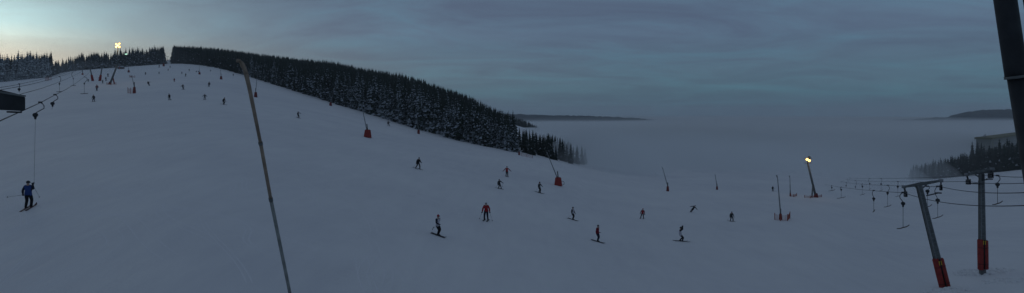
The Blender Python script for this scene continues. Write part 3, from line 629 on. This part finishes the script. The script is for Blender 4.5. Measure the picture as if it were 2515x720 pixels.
CD = Vector((-.42, -.90, .09)).normalized()      # rope direction at the towers, towards the camera
def wheels(e, c, n, name='sheave_assembly', r=.19, sp=.46, up=Vector((0, 0, 1))):
    ax = CD.cross(Vector((0, 0, 1))).normalized()
    fr = MB().bar(c - CD * sp * n * .5 + up * .20, c + CD * sp * n * .5 + up * .20, .08, .14).build(name, M['dsteel'], e)
    for i in range(n):
        p = c + CD * sp * (i - (n - 1) / 2) - up * .02; MB().tube([p - ax * .06, p - ax * .02, p + ax * .02, p + ax * .06], [r, r * .82, r * .82, r], 14).build('sheave', M['rubber'], fr, True)
        MB().tube([p - ax * .075, p + ax * .075], r * .35, 8).build('hub', M['steel'], fr, True)
    return fr
def tower(base, topp, Y, armL, armR, shL, shR, brk, label, padlen, signt, conduit):
    b = P(*base, Y); t = P(*topp, Y) - b; e = empty('lift_tower', b, label=label, cat='lift tower', group='lift towers on the right'); u = t.normalized()
    side = u.cross(Vector((0, 1, 0))).normalized(); foot = -u * 1.0
    MB().bar(foot, t, .46, .36, up=(0, -1, 0), w2=.34, h2=.30, bev=.12).build('column', M['mast'], e)
    for s in (-1, 1): MB().bar(u * padlen * .9 + side * s * .18 + Vector((0, -.18, 0)), t * .985 + side * s * .14 + Vector((0, -.155, 0)), .07, .06, up=(0, -1, 0)).build('flange', M['steel'], e)
    for k in range(3, 24): p = u * (k / 24 * t.length); MB().bar(p - side * .13 + Vector((0, -.235, 0)), p + side * .13 + Vector((0, -.235, 0)), .03, .03).build('rung', M['steel'], e)
    MB().tube([u * t.length * conduit[0] + side * .34 + Vector((0, -.05, 0)), u * t.length * conduit[1] + side * .28 + Vector((0, -.05, 0))], .028, 6).build('cable_conduit', M['rubber'], e, True)
    aL = P(*armL, Y + .7) - b; aR = P(*armR, Y - .7) - b; ac = rod(aL, aR, .45)
    MB().bar(ac, aL, .22, .30, w2=.16, h2=.16).bar(ac, aR, .22, .30, w2=.16, h2=.16).build('cross_arm', M['mast'], e)
    MB().bar(t - u * .55, rod(ac, aL, .4), .1, .1).bar(t - u * .55, rod(ac, aR, .4), .1, .1).build('arm_brace', M['mast'], e)
    for a, (sp_, n) in ((aL, shL), (aR, shR)):
        c = P(*sp_, Y + (.6 if a is aL else -.6)) - b
        MB().tube([a + Vector((0, 0, .12)), a - Vector((0, 0, .12))], .17, 12).build('arm_end_cap', M['steel'], e, True)
        MB().bar(a, c + Vector((0, 0, .2)), .10, .12).build('hanger_link', M['dsteel'], e); wheels(e, c, n)
    for (p0, p1) in brk:
        MB().bar(P(*p0, Y - .25) - b, P(*p1, Y - .6) - b, .10, .09).build('side_bracket', M['dsteel'], e)
        c = P(*p1, Y - .6) - b; MB().bar(c - CD * .45, c + CD * .45, .34, .10).build('rope_catcher', M['dsteel'], e)
    # padding: two halves with a dark gap between
    w = .98
    for s, m in ((-1, 1), (1, 1)):
        off = side * s * .205 + Vector((0, -.08, 0)); L0 = .25 if s < 0 else .2; L1 = padlen * (.97 if s < 0 else 1.0)
        p = MB().tube([u * L0 + off, u * (L0 + .08) + off, u * (L0 + (L1 - L0) * .5) + off, u * (L1 - .08) + off, u * L1 + off], [.19, .235, .24, .235, .20], 14).build('pad', M['red'], e, True)
    MB().bar(u * .3 + Vector((0, -.18, 0)), u * padlen * .98 + Vector((0, -.18, 0)), .05, .30, up=(0, -1, 0)).build('pad_seam', M['rubber'], e)
    for z in (.25, .75): 
        MB().tube([u * padlen * z + side * .455 * math.cos(a) + Vector((0, -.08 + .30 * math.sin(a), 0)) for a in np.linspace(math.pi, 2 * math.pi, 9)], .02, 5).build('strap', M['rubber'], e)
    # number plate, yellow strokes
    c = u * (t.length * signt) + Vector((0, -.27, 0)); MB().bar(c - u * .24, c + u * .24, .34, .03, up=(0, -1, 0)).build('number_plate', M['dsteel'], e)
    nm = MB()
    for s in (-1, 1): q = c + side * s * .085 + Vector((0, -.022, 0)); nm.bar(q - u * .17, q + u * .17, .055, .012, up=(0, -1, 0)).bar(q + u * .17, q + u * .09 - side * .07, .045, .010, up=(0, -1, 0))
    nm.build('number', M['yellow'], e)
    return e
tower((2322, 716), (2256, 452), 54.8, (2220, 459), (2311, 444), ((2224, 478), 4), ((2311, 462), 2), [((2275, 481), (2305, 474))], 'leaning lift tower with long crossarm and split red padding', 2.85, .27, (.30, .99))
tower((2413, 668), (2410, 424), 58.0, (2374, 429), (2437, 415), ((2378, 448), 4), ((2433, 432), 4), [((2411, 452), (2393, 451)), ((2412, 443), (2430, 440))], 'upright lift tower with double wheel rows and red padding', 2.85, .30, (.30, .92))

# ------------------------------------------------------------------ the steel the camera looks past
def beam_end():
    Y = 5.0; e = empty('steel_beam', P(-90, 250, Y), label='dark steel beam end jutting in at the left edge', cat='steel beam'); o = e.location
    vs = []
    for (px, y0, y1) in ((-420, 158, 258), (-2, 220, 270), (57, 234, 273), (62, 240, 270)):
        for dy in (0, .16): vs += [P(px, y0, Y + dy) - o, P(px, y1, Y + dy) - o]
    f = []
    for i in range(3): a = i * 4; b = a + 4; f += [(a, a+1, b+1, b), (a+2, b+2, b+3, a+3), (a, b, b+2, a+2), (a+1, a+3, b+3, b+1)]
    f += [(0, 2, 3, 1), (12, 13, 15, 14)]; mesh_obj('beam', [tuple(v) for v in vs], f, M['dsteel'], e)
    MB().bar(P(-400, 162, Y - .01) - o, P(60, 236, Y - .01) - o, .03, .012).build('top_flange', M['mast'], e)
    MB().bar(P(22, 275, Y + .08) - o, P(48, 276, Y + .08) - o, .05, .012).build('bottom_bracket', M['dsteel'], e)
beam_end()
def legs():
    Y = 4.2; a, b, c = P(2463, -40, Y), P(2497, 190, Y), P(2543, 470, Y)
    e = empty('steel_mast', P(2560, 560, Y), label='thick dark steel tube slanting down the right edge', cat='steel mast'); o = e.location
    MB().tube([a - o + (a - b) * 2, a - o, b - o], .062, 20).build('upper_tube', M['dsteel'], e, True)
    MB().tube([b - o, c - o, (0, 0, 0)], .052, 20).build('lower_tube', M['dsteel'], e, True)
    d = (b - a).normalized(); MB().tube([b - o - d * .012, b - o + d * .006], .066, 20).build('joint_ring', M['mast'], e, True)
    a, b = P(2518, -60, Y + .3), P(2560, 200, Y + .3); e2 = tag(MB().tube([(a - b) * 2, (0, 0, 0), b - a, (b - a) * 2], .035, 16).build('steel_strut', M['dsteel'], None, True), 'thinner dark steel strut at the top right corner', 'steel strut'); e2.location = a
legs()

# ------------------------------------------------------------------ people
def skin_mesh(joints, bones, radii):
    me = bpy.data.meshes.new('b'); me.from_pydata([tuple(j) for j in joints], bones, []); o = bpy.data.objects.new('b', me); COL.objects.link(o)
    m = o.modifiers.new('s', 'SKIN'); m.use_smooth_shade = True; sv = me.skin_vertices[0].data
    for i, r in enumerate(radii): sv[i].radius = (r, r); sv[i].use_root = (i == 0)
    u = o.modifiers.new('u', 'SUBSURF'); u.levels = 1; u.render_levels = 1
    bpy.context.view_layer.update(); dg = bpy.context.evaluated_depsgraph_get(); ev = o.evaluated_get(dg); m2 = ev.to_mesh()
    v = np.array([tuple(x.co) for x in m2.vertices]); nr_ = np.array([tuple(x.normal) for x in m2.vertices]); f = [tuple(p.vertices) for p in m2.polygons]
    ev.to_mesh_clear(); bpy.data.objects.remove(o); bpy.data.meshes.remove(me); return v, nr_, f
ARMS = dict(down=((.13, .02, -.27), (.17, .16, -.50)), fwd=((.10, .10, -.26), (.10, .38, -.30)), spread=((.22, .02, -.19), (.44, .10, -.40)), back=((.12, -.14, -.24), (.20, -.30, -.44)),
            up=((.14, .16, .06), (.02, .16, .34)), wide=((.24, .0, -.10), (.50, .08, -.16)), hold=((.06, .14, -.20), (-.04, .34, .02)))
def glove_mesh():
    mb = MB().ball((0, 0, -.05), .05, 10, 6, (.9, .55, 1.1))
    for i, (x, L_) in enumerate(((-.033, .060), (-.011, .072), (.011, .068), (.033, .052))):
        mb.tube([(x, 0, -.08), (x * 1.15, .012, -.08 - L_ * .55), (x * 1.15, .040, -.08 - L_ * .85)], [.0125, .012, .009], 6)
    mb.tube([(.036, .01, -.045), (.062, .030, -.070), (.056, .048, -.095)], [.014, .013, .010], 6)
    me = bpy.data.meshes.new('glove'); me.from_pydata(mb.v, [], mb.f); me.materials.append(M['black']); return me
GLOVE = glove_mesh()
def ski_mesh(m):
    n = 14; L0, L1 = -.78, .86; vs = []
    for i in range(n):
        t = i / (n - 1); y = L0 + (L1 - L0) * t; w = .048 + .012 * (2 * t - 1) ** 2; w *= 1 if t < .93 else max(.25, (1 - t) / .07 * .8 + .2); z = .012 + (.10 * ((t - .86) / .14) ** 2 if t > .86 else 0)
        vs += [(-w, y, z), (w, y, z), (w, y, z + .022), (-w, y, z + .022)]
    f = [(i*4+k, i*4+(k+1) % 4, i*4+4+(k+1) % 4, i*4+4+k) for i in range(n-1) for k in range(4)] + [(3, 2, 1, 0), ((n-1)*4, (n-1)*4+1, (n-1)*4+2, (n-1)*4+3)]
    mb = MB().add(vs, f).bar((0, -.10, .05), (0, .20, .05), .07, .05); me = bpy.data.meshes.new('ski'); me.from_pydata(mb.v, [], mb.f); me.materials.append(m); return me
SKI = {'black': ski_mesh(M['ski']), 'red': ski_mesh(M['skired'])}
board = None
HM = {}
def head_parts(hm, hc, R3, root, kind):
    """helmet shell, goggles with strap, nose and mouth are on the body's face"""
    mb = MB(); n, m = 14, 8; c = 0; vs = []
    for i in range(m + 1):
        ph = math.pi * .60 * i / m
        for k in range(n):
            t = 2 * math.pi * k / n; dz = math.cos(ph); y = math.sin(ph) * math.sin(t); 
            if i == m and math.sin(t) > .3: dz += .30
            if i == m - 1 and math.sin(t) > .3: dz += .12
            vs.append((math.sin(ph) * math.cos(t) * .108, y * .125, dz * .118 + .015))
    mb.add(vs, [(i * n + k, (i + 1) * n + k, (i + 1) * n + (k + 1) % n, i * n + (k + 1) % n) for i in range(m) for k in range(n)]); o = mb.build('helmet' if kind != 'hat' else 'hat', M[hm], root, True)
    o.location = hc; o.rotation_euler = R3.to_euler()
    if kind == 'hat':
        b = MB().ball((0, -.02, .15), .035, 8, 5).build('pompom', M[hm], o, True)
    g = MB().tube([(.07 * math.cos(a) * 1.25, .085 + .03 * math.sin(a), .012) for a in np.linspace(0, math.pi, 9)], .030, 8).build('goggles', M['lens'], root, True); g.location = hc; g.rotation_euler = R3.to_euler()
ski_poles = []
def person(px, py, hpx, head, label, jacket='dgrey', sleeves=None, trousers='navy', helmet='dhelm', arms=('down', 'down'), crouch=.25, lean=.18, tilt=0.0, stance=.16, stagger=0.0, poles=(1, 1), poled=None,
           skis='black', turn=0.0, boardr=False, kind='helmet', group='skiers on the piste', skiyaw=0.0, seated=False, noski=False, headturn=0.0, wedge=0.0):
    g = hit(px, py); scale = min(1.12, max(.68, hpx * g.y / F / (1.74 - .30 * crouch))); yaw = math.atan2(-head[0], head[1]); hd = Vector((-math.sin(yaw), math.cos(yaw), 0)); rt_ = Vector((math.cos(yaw), math.sin(yaw), 0))
    def gz(p): w = g + (rt_ * p[0] + hd * p[1]) * scale; return (tz(w.x, w.y) - g.z) / scale
    feet = {}
    for s in (-1, 1): x, y = s * stance, s * stagger; feet[s] = Vector((x, y, gz((x, y)) + .10))
    mz = (feet[1].z + feet[-1].z) / 2 - .10
    T = Matrix.Rotation(tilt, 3, 'Y'); pel = T @ Vector((0, -.10 * crouch - .04, .97 - .24 * crouch)) + Vector((0, 0, mz))
    if seated: pel = Vector((0, -.35, .22 + mz)); crouch = 1
    J = [pel]; B = []; Rr = [.145]
    def add(p, parent, r): J.append(Vector(p)); Rr.append(r); B.append((parent, len(J) - 1)); return len(J) - 1
    LR = Matrix.Rotation(-lean, 3, 'X'); TT = T @ LR; 
    TT = TT @ Matrix.Rotation(turn, 3, 'Z')
    waist = add(pel + TT @ Vector((0, 0, .17)), 0, .135); chest = add(pel + TT @ Vector((0, .01, .36)), waist, .165); neck = add(pel + TT @ Vector((0, .0, .52)), chest, .062)
    H3 = T @ Matrix.Rotation(-lean * .4, 3, 'X') @ Matrix.Rotation(turn + headturn, 3, 'Z'); hc = J[neck] + TT @ Vector((0, .01, .04)) + H3 @ Vector((0, .015, .115)); hd_ = add(hc - H3 @ Vector((0, 0, .02)), neck, .088); top_ = add(hc + H3 @ Vector((0, 0, .06)), hd_, .078)
    reg = {}; hands = {}
    segs = [('t', J[0], J[waist], 0), ('t', J[waist], J[chest], 0), ('n', J[neck], hc, 0)]
    for s in (-1, 1):
        sh = add(J[chest] + TT @ Vector((s * .175, 0, .075)), chest, .075); a = ARMS[arms[0 if s < 0 else 1]]
        e1 = add(J[sh] + TT @ Vector((a[0][0] * s, a[0][1], a[0][2])), sh, .056); h1 = add(J[sh] + TT @ Vector((a[1][0] * s, a[1][1], a[1][2])), e1, .042)
        segs += [('s', J[sh], J[e1], 1), ('s', J[e1], J[h1], 1), ('t', J[chest], J[sh], 0)]; hands[s] = (J[h1].copy(), (J[h1] - J[e1]).normalized())
    for s in (-1, 1):
        hp = add(pel + T @ Vector((s * .095, 0, -.05)), 0, .115); f = feet[s]; mid = (J[hp] + f) / 2; L_ = (J[hp] - f).length; d = max(0, (.86 / 2) ** 2 - (L_ / 2) ** 2) ** .5
        kn = add(mid + Vector((s * .01, 1, .1)).normalized() * max(.03, min(d, .35)), hp, .078); ak = add(f + Vector((0, -.02, 0)), kn, .060); to = add(f + Vector((0, .13, -.035)), ak, .048)
        segs += [('l', J[hp], J[kn], 0), ('l', J[kn], J[ak], 0), ('b', J[ak], J[to], 0)]
    v, nn_, f = skin_mesh(J, B, Rr)
    # a nose, brow and chin on the front of the head
    rel = (v - np.array(hc)) @ np.array(H3); fr = (rel[:, 1] > .04) & (abs(rel[:, 0]) < .03) & (abs(rel[:, 2] + .02) < .03); v[fr] += np.array(H3 @ Vector((0, .02, -.005)))
    root = mesh_obj('person', v.tolist(), f, M['skin'], None, True); root.location = g; root.rotation_euler = (0, 0, yaw); root.scale = (scale,) * 3
    tag(root, label, 'person', group)
    fc = np.array([v[list(q)].mean(0) for q in f]); D = []
    for (_, a, b, _2) in segs:
        a = np.array(a); b = np.array(b); ab = b - a; t = np.clip(((fc - a) @ ab) / (ab @ ab), 0, 1); D.append(np.linalg.norm(fc - a - t[:, None] * ab, axis=1))
    near = np.array(D).argmin(0); kindf = np.array([segs[i][0] for i in near])
    trunk_low = (kindf == 'l') & (fc[:, 2] > pel.z - .10)
    def shell(name, mask, off, m):
        ids = [i for i in range(len(f)) if mask[i]]
        if not ids: return
        used = sorted({x for i in ids for x in f[i]}); mp_ = {x: k for k, x in enumerate(used)}
        mesh_obj(name, (v[used] + nn_[used] * off).tolist(), [tuple(mp_[x] for x in f[i]) for i in ids], M[m], root, True)
    if sleeves and sleeves != jacket:
        shell('jacket', (kindf == 't') | trunk_low, .024, jacket); shell('sleeves', kindf == 's', .016, sleeves)
    else: shell('jacket', (kindf == 't') | (kindf == 's') | trunk_low, .024, jacket)
    shell('trousers', ((kindf == 'l') & ~trunk_low), .016, trousers); shell('boots', kindf == 'b', .014, 'boot')
    head_parts(helmet, hc, H3, root, kind)
    for s in (-1, 1):
        h, d = hands[s]; gl = bpy.data.objects.new('glove', GLOVE); COL.objects.link(gl); gl.parent = root; gl.location = h; gl.rotation_euler = (-d).to_track_quat('Z', 'Y').to_euler(); gl.scale = (1.2 * s, 1.2, 1.2)
    if boardr:
        b = MB(); p0, p1 = feet[-1], feet[1]; dd = (p1 - p0).normalized(); b.tube([p0 - dd * .45 + Vector((0, 0, -.02)), p0 - dd * .3 + Vector((0, 0, -.08)), (p0 + p1) / 2 + Vector((0, 0, -.085)), p1 + dd * .3 + Vector((0, 0, -.08)), p1 + dd * .45 + Vector((0, 0, -.02))], [.05, .09, .08, .09, .05], 8)
        o = b.build('snowboard', M['ski'], root)
    elif not noski:
        for s in (-1, 1):
            x, y = s * stance, s * stagger; wa = -s * wedge + skiyaw; dy = Vector((-math.sin(wa), math.cos(wa), 0)); z0, z1 = gz((x - dy.x * .7, y - dy.y * .7)), gz((x + dy.x * .7, y + dy.y * .7))
            k = bpy.data.objects.new('ski', SKI[skis]); COL.objects.link(k); k.parent = root; k.location = (x, y, (z0 + z1) / 2 + .012); k.rotation_euler = (math.atan2(z1 - z0, 1.4), tilt * .8, wa)
    if any(poles):
        who = ' '.join(label.split(',')[0].split()[:10])
        for i, s in enumerate((-1, 1)):
            if not poles[i]: continue
            h, d = hands[s]; h = h + d * .07; dr = Vector(poled[i]) if poled else Vector((s * .25, -.75, -.75)); dr.normalize(); h = h - dr * .08
            a = Matrix.Translation(g) @ Matrix.Rotation(yaw, 4, 'Z') @ Matrix.Scale(scale, 4) @ h.to_4d(); a = a.to_3d(); dw = (Matrix.Rotation(yaw, 3, 'Z') @ dr); L_ = 1.12 * scale; b = a + dw * L_
            for _ in range(6):
                zz_ = tz(b.x, b.y) - .02
                if b.z < zz_: b.z = zz_
            e = empty('ski_pole', a, label='pole in %s hand of %s' % ('left' if s < 0 else 'right', who), cat='ski pole', group='ski poles'); 
            MB().tube([(0, 0, 0), b - a], [.011, .008], 6).build('shaft', M['steel'], e, True); dn = (b - a).normalized(); MB().tube([(0, 0, 0), dn * .12], .020, 6).build('grip', M['rubber'], e, True)
            MB().tube([(b - a) - dn * .08, (b - a) - dn * .07], .045, 8).build('basket', M['rubber'], e, True)
    return root, g, scale, yaw, hands
S_ = person
# towed up on the left lift
rdr, rg, rs, ryaw, rh = S_(70, 512, 68, (-.28, 1.0), 'skier in blue jacket with dark hood, towed uphill', 'blue', 'navy', 'black', 'dhelm', ('down', 'hold'), .10, -.06, 0, .13, .05, (1, 1), [(-.52, -.85, -.02), (.5, -.35, -.8)], skis='red', group='skiers towed by the left drag lift')
hw = (Matrix.Translation(rg) @ Matrix.Rotation(ryaw, 4, 'Z') @ Matrix.Scale(rs, 4) @ rh[1][0].to_4d()).to_3d()
clampp = at_px(cA, 99); bt = hw + Vector((.02, .1, .22))
e_, rp = tbar(clampp, 0, .72, 'big hooked hanger by the beam end, its rope running down to the blue skier', HG, side=-1, w=-.26, rad=.028, ex=-.34, ropeto=bt)
MB().tube([rp, rp + Vector((-.08, -.12, -.55)), rp + Vector((-.14, -.2, -.95))], [.03, .035, .03], 8).build('handle_bar', M['rubber'], e_, True)
# lower piste
S_(1076, 579, 50, (.85, -.62), 'skier in pale jacket with dark sleeves and pompom hat, gliding sideways', 'whitej', 'navy', 'black', 'redj', ('back', 'fwd'), .30, .10, 0, .13, .08, (1, 1), [(-.35, -.8, -.45), (-.1, -.9, -.5)], kind='hat')
S_(1194, 542, 45, (-.10, -1), 'skier in red jacket and white helmet, nearest of the red ones', 'redj', None, 'navy', 'helm', ('down', 'down'), .12, .12, 0, .17, .0, (1, 1), [(-.2, -.5, -.9), (.35, -.55, -.8)])
S_(1245, 434, 25, (.15, -1), 'skier in red jacket holding both arms out, near the fog edge', 'redj', 'darkred', 'black', 'dhelm', ('spread', 'spread'), .10, .08, 0, .15, 0, (0, 0))
S_(1228, 464, 24, (.5, -1), 'skier in charcoal jacket with legs apart, below the arm spreading one', 'dgrey', None, 'black', 'dhelm', ('spread', 'down'), .22, .20, .12, .28, .0, (1, 1))
S_(1325, 474, 27, (.75, -.65), 'skier in grey jacket, just left of the hose loop lance', 'grey', 'dgrey', 'black', 'dhelm', ('spread', 'down'), .18, .12, 0, .16, .0, (0, 1))
S_(1026, 415, 28, (.55, -.8), 'skier in black jacket in a wide stance, alone on the middle slope', 'black', None, 'black', 'dhelm', ('fwd', 'down'), .30, .18, -.12, .34, .0, (1, 1))
S_(1407, 540, 31, (.75, -.6), 'skier in white vest with black sleeves, skis pointing down right', 'whitej', 'black', 'black', 'dhelm', ('down', 'down'), .22, .08, 0, .14, .06, (0, 1))
S_(1468, 594, 41, (.80, -.62), 'skier in dark red jacket with one pole stretched out behind', 'darkred', None, 'navy', 'dhelm', ('back', 'fwd'), .10, .12, 0, .13, .05, (0, 1), [(0, 0, 0), (-.75, -.65, -.12)], headturn=-.3)
S_(1577, 537, 25, (-.35, -1), 'skier in red jacket stepping sideways in the open lower piste', 'redj', 'darkred', 'black', 'redj', ('down', 'down'), .18, .22, -.10, .24, .0, (0, 0), noski=False)
S_(1697, 521, 20, (-.4, -1), 'grey clad skier leaning hard into a turn', 'dgrey', None, 'black', 'dhelm', ('wide', 'spread'), .38, .22, -.55, .12, .0, (0, 0))
S_(1797, 544, 24, (.1, -1), 'charcoal clad skier with legs apart, left of the tall netted lance', 'dgrey', None, 'black', 'dhelm', ('down', 'down'), .12, .14, 0, .26, .0, (1, 1))
S_(1673, 593, 34, (.9, -.45), 'skier in white vest with raised arms, crouching on crossed skis', 'whitej', 'black', 'black', 'dhelm', ('up', 'up'), .85, .10, 0, .15, .16, (0, 0))
S_(1898, 470, 8, (0, -1), 'barely visible skier far down in the fog', 'dgrey', None, 'black', 'dhelm', ('down', 'down'), .1, .1, 0, .15, 0, (0, 0))
# upper slope
S_(733, 290, 16, (.75, -.6), 'grey clad skier right of the big foreground lance', 'dgrey', None, 'black', 'dhelm', ('wide', 'fwd'), .40, .30, .10, .16, 0, (1, 1))
S_(955, 310, 13, (.3, -1), 'dark clad skier close to the tall frosted spruces', 'dgrey', None, 'black', 'dhelm', ('spread', 'down'), .2, .25, .15, .26, 0, (0, 0))
S_(549, 257, 18, (.95, -.3), 'black clad skier bent forward with arms out, left of the big lance', 'black', None, 'black', 'dhelm', ('fwd', 'fwd'), .75, .62, 0, .14, .05, (1, 1))
S_(503, 245, 14, (.1, -1), 'grey clad skier with legs apart, left of the bent forward one', 'dgrey', None, 'black', 'dhelm', ('spread', 'spread'), .15, .12, 0, .22, 0, (0, 0))
S_(417, 246, 16, (-.3, -1), 'black clad snowboarder standing upright, midway below the gap', 'black', None, 'black', 'dhelm', ('down', 'down'), .12, .10, .14, .20, 0, (0, 0), boardr=True)
S_(450, 220, 13, (.9, -.4), 'black clad skier turning with skis across the slope', 'black', None, 'black', 'dhelm', ('fwd', 'back'), .35, .40, .18, .16, 0, (0, 0))
S_(367, 211, 12, (.4, -1), 'black clad skier leaning right, in the upper slope by the dark red pad', 'black', None, 'black', 'dhelm', ('wide', 'down'), .2, .25, .30, .12, 0, (0, 0))
S_(513, 213, 12, (.2, -1), 'dark clad skier below the red lance pad right of the gap', 'black', None, 'navy', 'dhelm', ('down', 'down'), .3, .2, -.1, .14, 0, (0, 0))
S_(428, 201, 9, (0, -1), 'skier in faded red jacket high on the upper slope', 'darkred', None, 'darkred', 'dhelm', ('down', 'down'), .2, .1, 0, .14, 0, (0, 0))
S_(230, 250, 17, (0, -1), 'dark clad skier facing down with legs apart, lowest on the left', 'dgrey', None, 'navy', 'dhelm', ('down', 'down'), .1, .12, 0, .25, 0, (1, 1))
S_(238, 223, 15, (.3, -1), 'slim skier with reddish top, just above the lowest left one', 'darkred', 'black', 'black', 'redj', ('down', 'down'), .05, .06, 0, .08, 0, (0, 0))
far = [(447, 182, 6, 'dgrey', 'small grey skier, left one of a pair under the gap'), (456, 188, 8, 'black', 'small dark skier, right one of a pair under the gap'), (465, 175, 6, 'navy', 'tiny dark skier just under the right hand forest edge'),
       (357, 184, 7, 'dgrey', 'small grey skier right of the distant orange net'), (391, 182, 5, 'dgrey', 'tiny grey skier left below the gap'), (413, 174, 5, 'darkred', 'tiny reddish skier straight below the gap, lower one'),
       (418, 167, 5, 'black', 'tiny dark skier straight below the gap, upper one'), (573, 187, 6, 'dgrey', 'small skier at the far edge left of the big lance tip'), (517, 176, 4, 'dgrey', 'tiny skier under the right hand forest'), (391, 166, 7, 'black', 'tiny dark skier left of the highest lance'),
       (217, 201, 6, 'black', 'small dark skier left of the first padded pylon'), (244, 160 + 36, 5, 'dgrey', 'tiny skier between the two padded pylons')]
for (x, y, h, c, lab) in far: S_(x, y, h, (random.uniform(-.5, .5), -1), lab, c, None, 'black', 'dhelm', ('down', random.choice(('down', 'spread', 'fwd'))), .2, .15, random.uniform(-.1, .1), .15, 0, (0, 0))
for (x, y, h, c, lab) in [(252, 205, 9, 'grey', 'lift rider in grey right of the second padded pylon'), (260, 199, 10, 'black', 'black clad lift rider left of the tall mast foot'), (265, 189, 9, 'navy', 'dark lift rider halfway up the tall mast')]:
    S_(x, y, h, (.2, 1), lab, c, None, 'black', 'dhelm', ('down', 'fwd'), .1, 0, 0, .1, 0, (0, 0), group='skiers towed by the left drag lift')
for i, (x, lab) in enumerate(((482, 'snowboarder sitting on the snow under the forest, left of the two'), (487, 'snowboarder sitting on the snow under the forest, right of the two'))):
    S_(x, 177, 4, (0, -1), lab, 'black', None, 'black', 'dhelm', ('down', 'down'), 1, .1, 0, .14, .0, (0, 0), boardr=True, seated=True)

# ------------------------------------------------------------------ ski tracks pressed into the snow: low ridges winding down the fall line, and churned snow at the tower feet
mb_v = []; mb_f = []; M['loose'] = mat('loose_snow', (.81, .82, .85), .8, var=.03, vs=2)
def track(x, y, ang, n, amp, wl, gap):
    global mb_v, mb_f
    ph = random.uniform(0, 6.28); pts = []
    for i in range(n):
        a = ang + amp * math.sin(ph + i * .5 / wl); x += math.cos(a) * .5; y += math.sin(a) * .5; pts.append((x, y, a))
    for s in (-gap, gap):
        k = len(mb_v)
        for i, (px_, py_, a) in enumerate(pts):
            nx, ny = -math.sin(a), math.cos(a); fade = min(1, i / 6, (len(pts) - 1 - i) / 6); cx, cy_ = px_ + nx * s, py_ + ny * s; z = tz(cx, cy_)
            for o_, h in ((-.07, -.012), (0, .010 * fade), (.07, -.012)): mb_v.append((cx + nx * o_, cy_ + ny * o_, z + h))
        for i in range(len(pts) - 1):
            for c in (0, 1): mb_f.append((k + i * 3 + c, k + i * 3 + 3 + c, k + i * 3 + 4 + c, k + i * 3 + 1 + c))
for i in range(420):
    Y_ = 38 * (3.2 ** random.random()); u_ = random.uniform(-.8, .75); track(u_ * Y_, Y_, random.uniform(-1.3, .35), random.randint(10, 34), random.uniform(.1, .55), random.uniform(1.5, 5), random.choice((.13, .16, .25, .4)))
o = mesh_obj('ski_tracks', mb_v, mb_f, M['loose'], None, True); tag(o, kind='structure')
def churn(c, r, n, seed):
    rr = random.Random(seed); mb = MB()
    for i in range(n):
        a = rr.uniform(0, 6.28); d = r * rr.random() ** .6; x, y = c.x + math.cos(a) * d, c.y + math.sin(a) * d; q = rr.uniform(.05, .20)
        mb.ball((x, y, tz(x, y) + q * .1), q, 7, 5, (rr.uniform(.8, 1.5), rr.uniform(.8, 1.5), rr.uniform(.4, .8)))
    return mb
for i, (bp, r, n) in enumerate((((2322, 716), 1.7, 90), ((2413, 668), 2.2, 150), ((2470, 690), 1.5, 70))):
    c = hit(*bp); tag(churn(c, r, n, i).build('snow_clods', M['snow'], None, True), kind='stuff', label=('trampled snow around the foot of the leaning tower', 'trampled snow around the foot of the upright tower', 'kicked up snow beside the upright tower')[i], cat='snow')
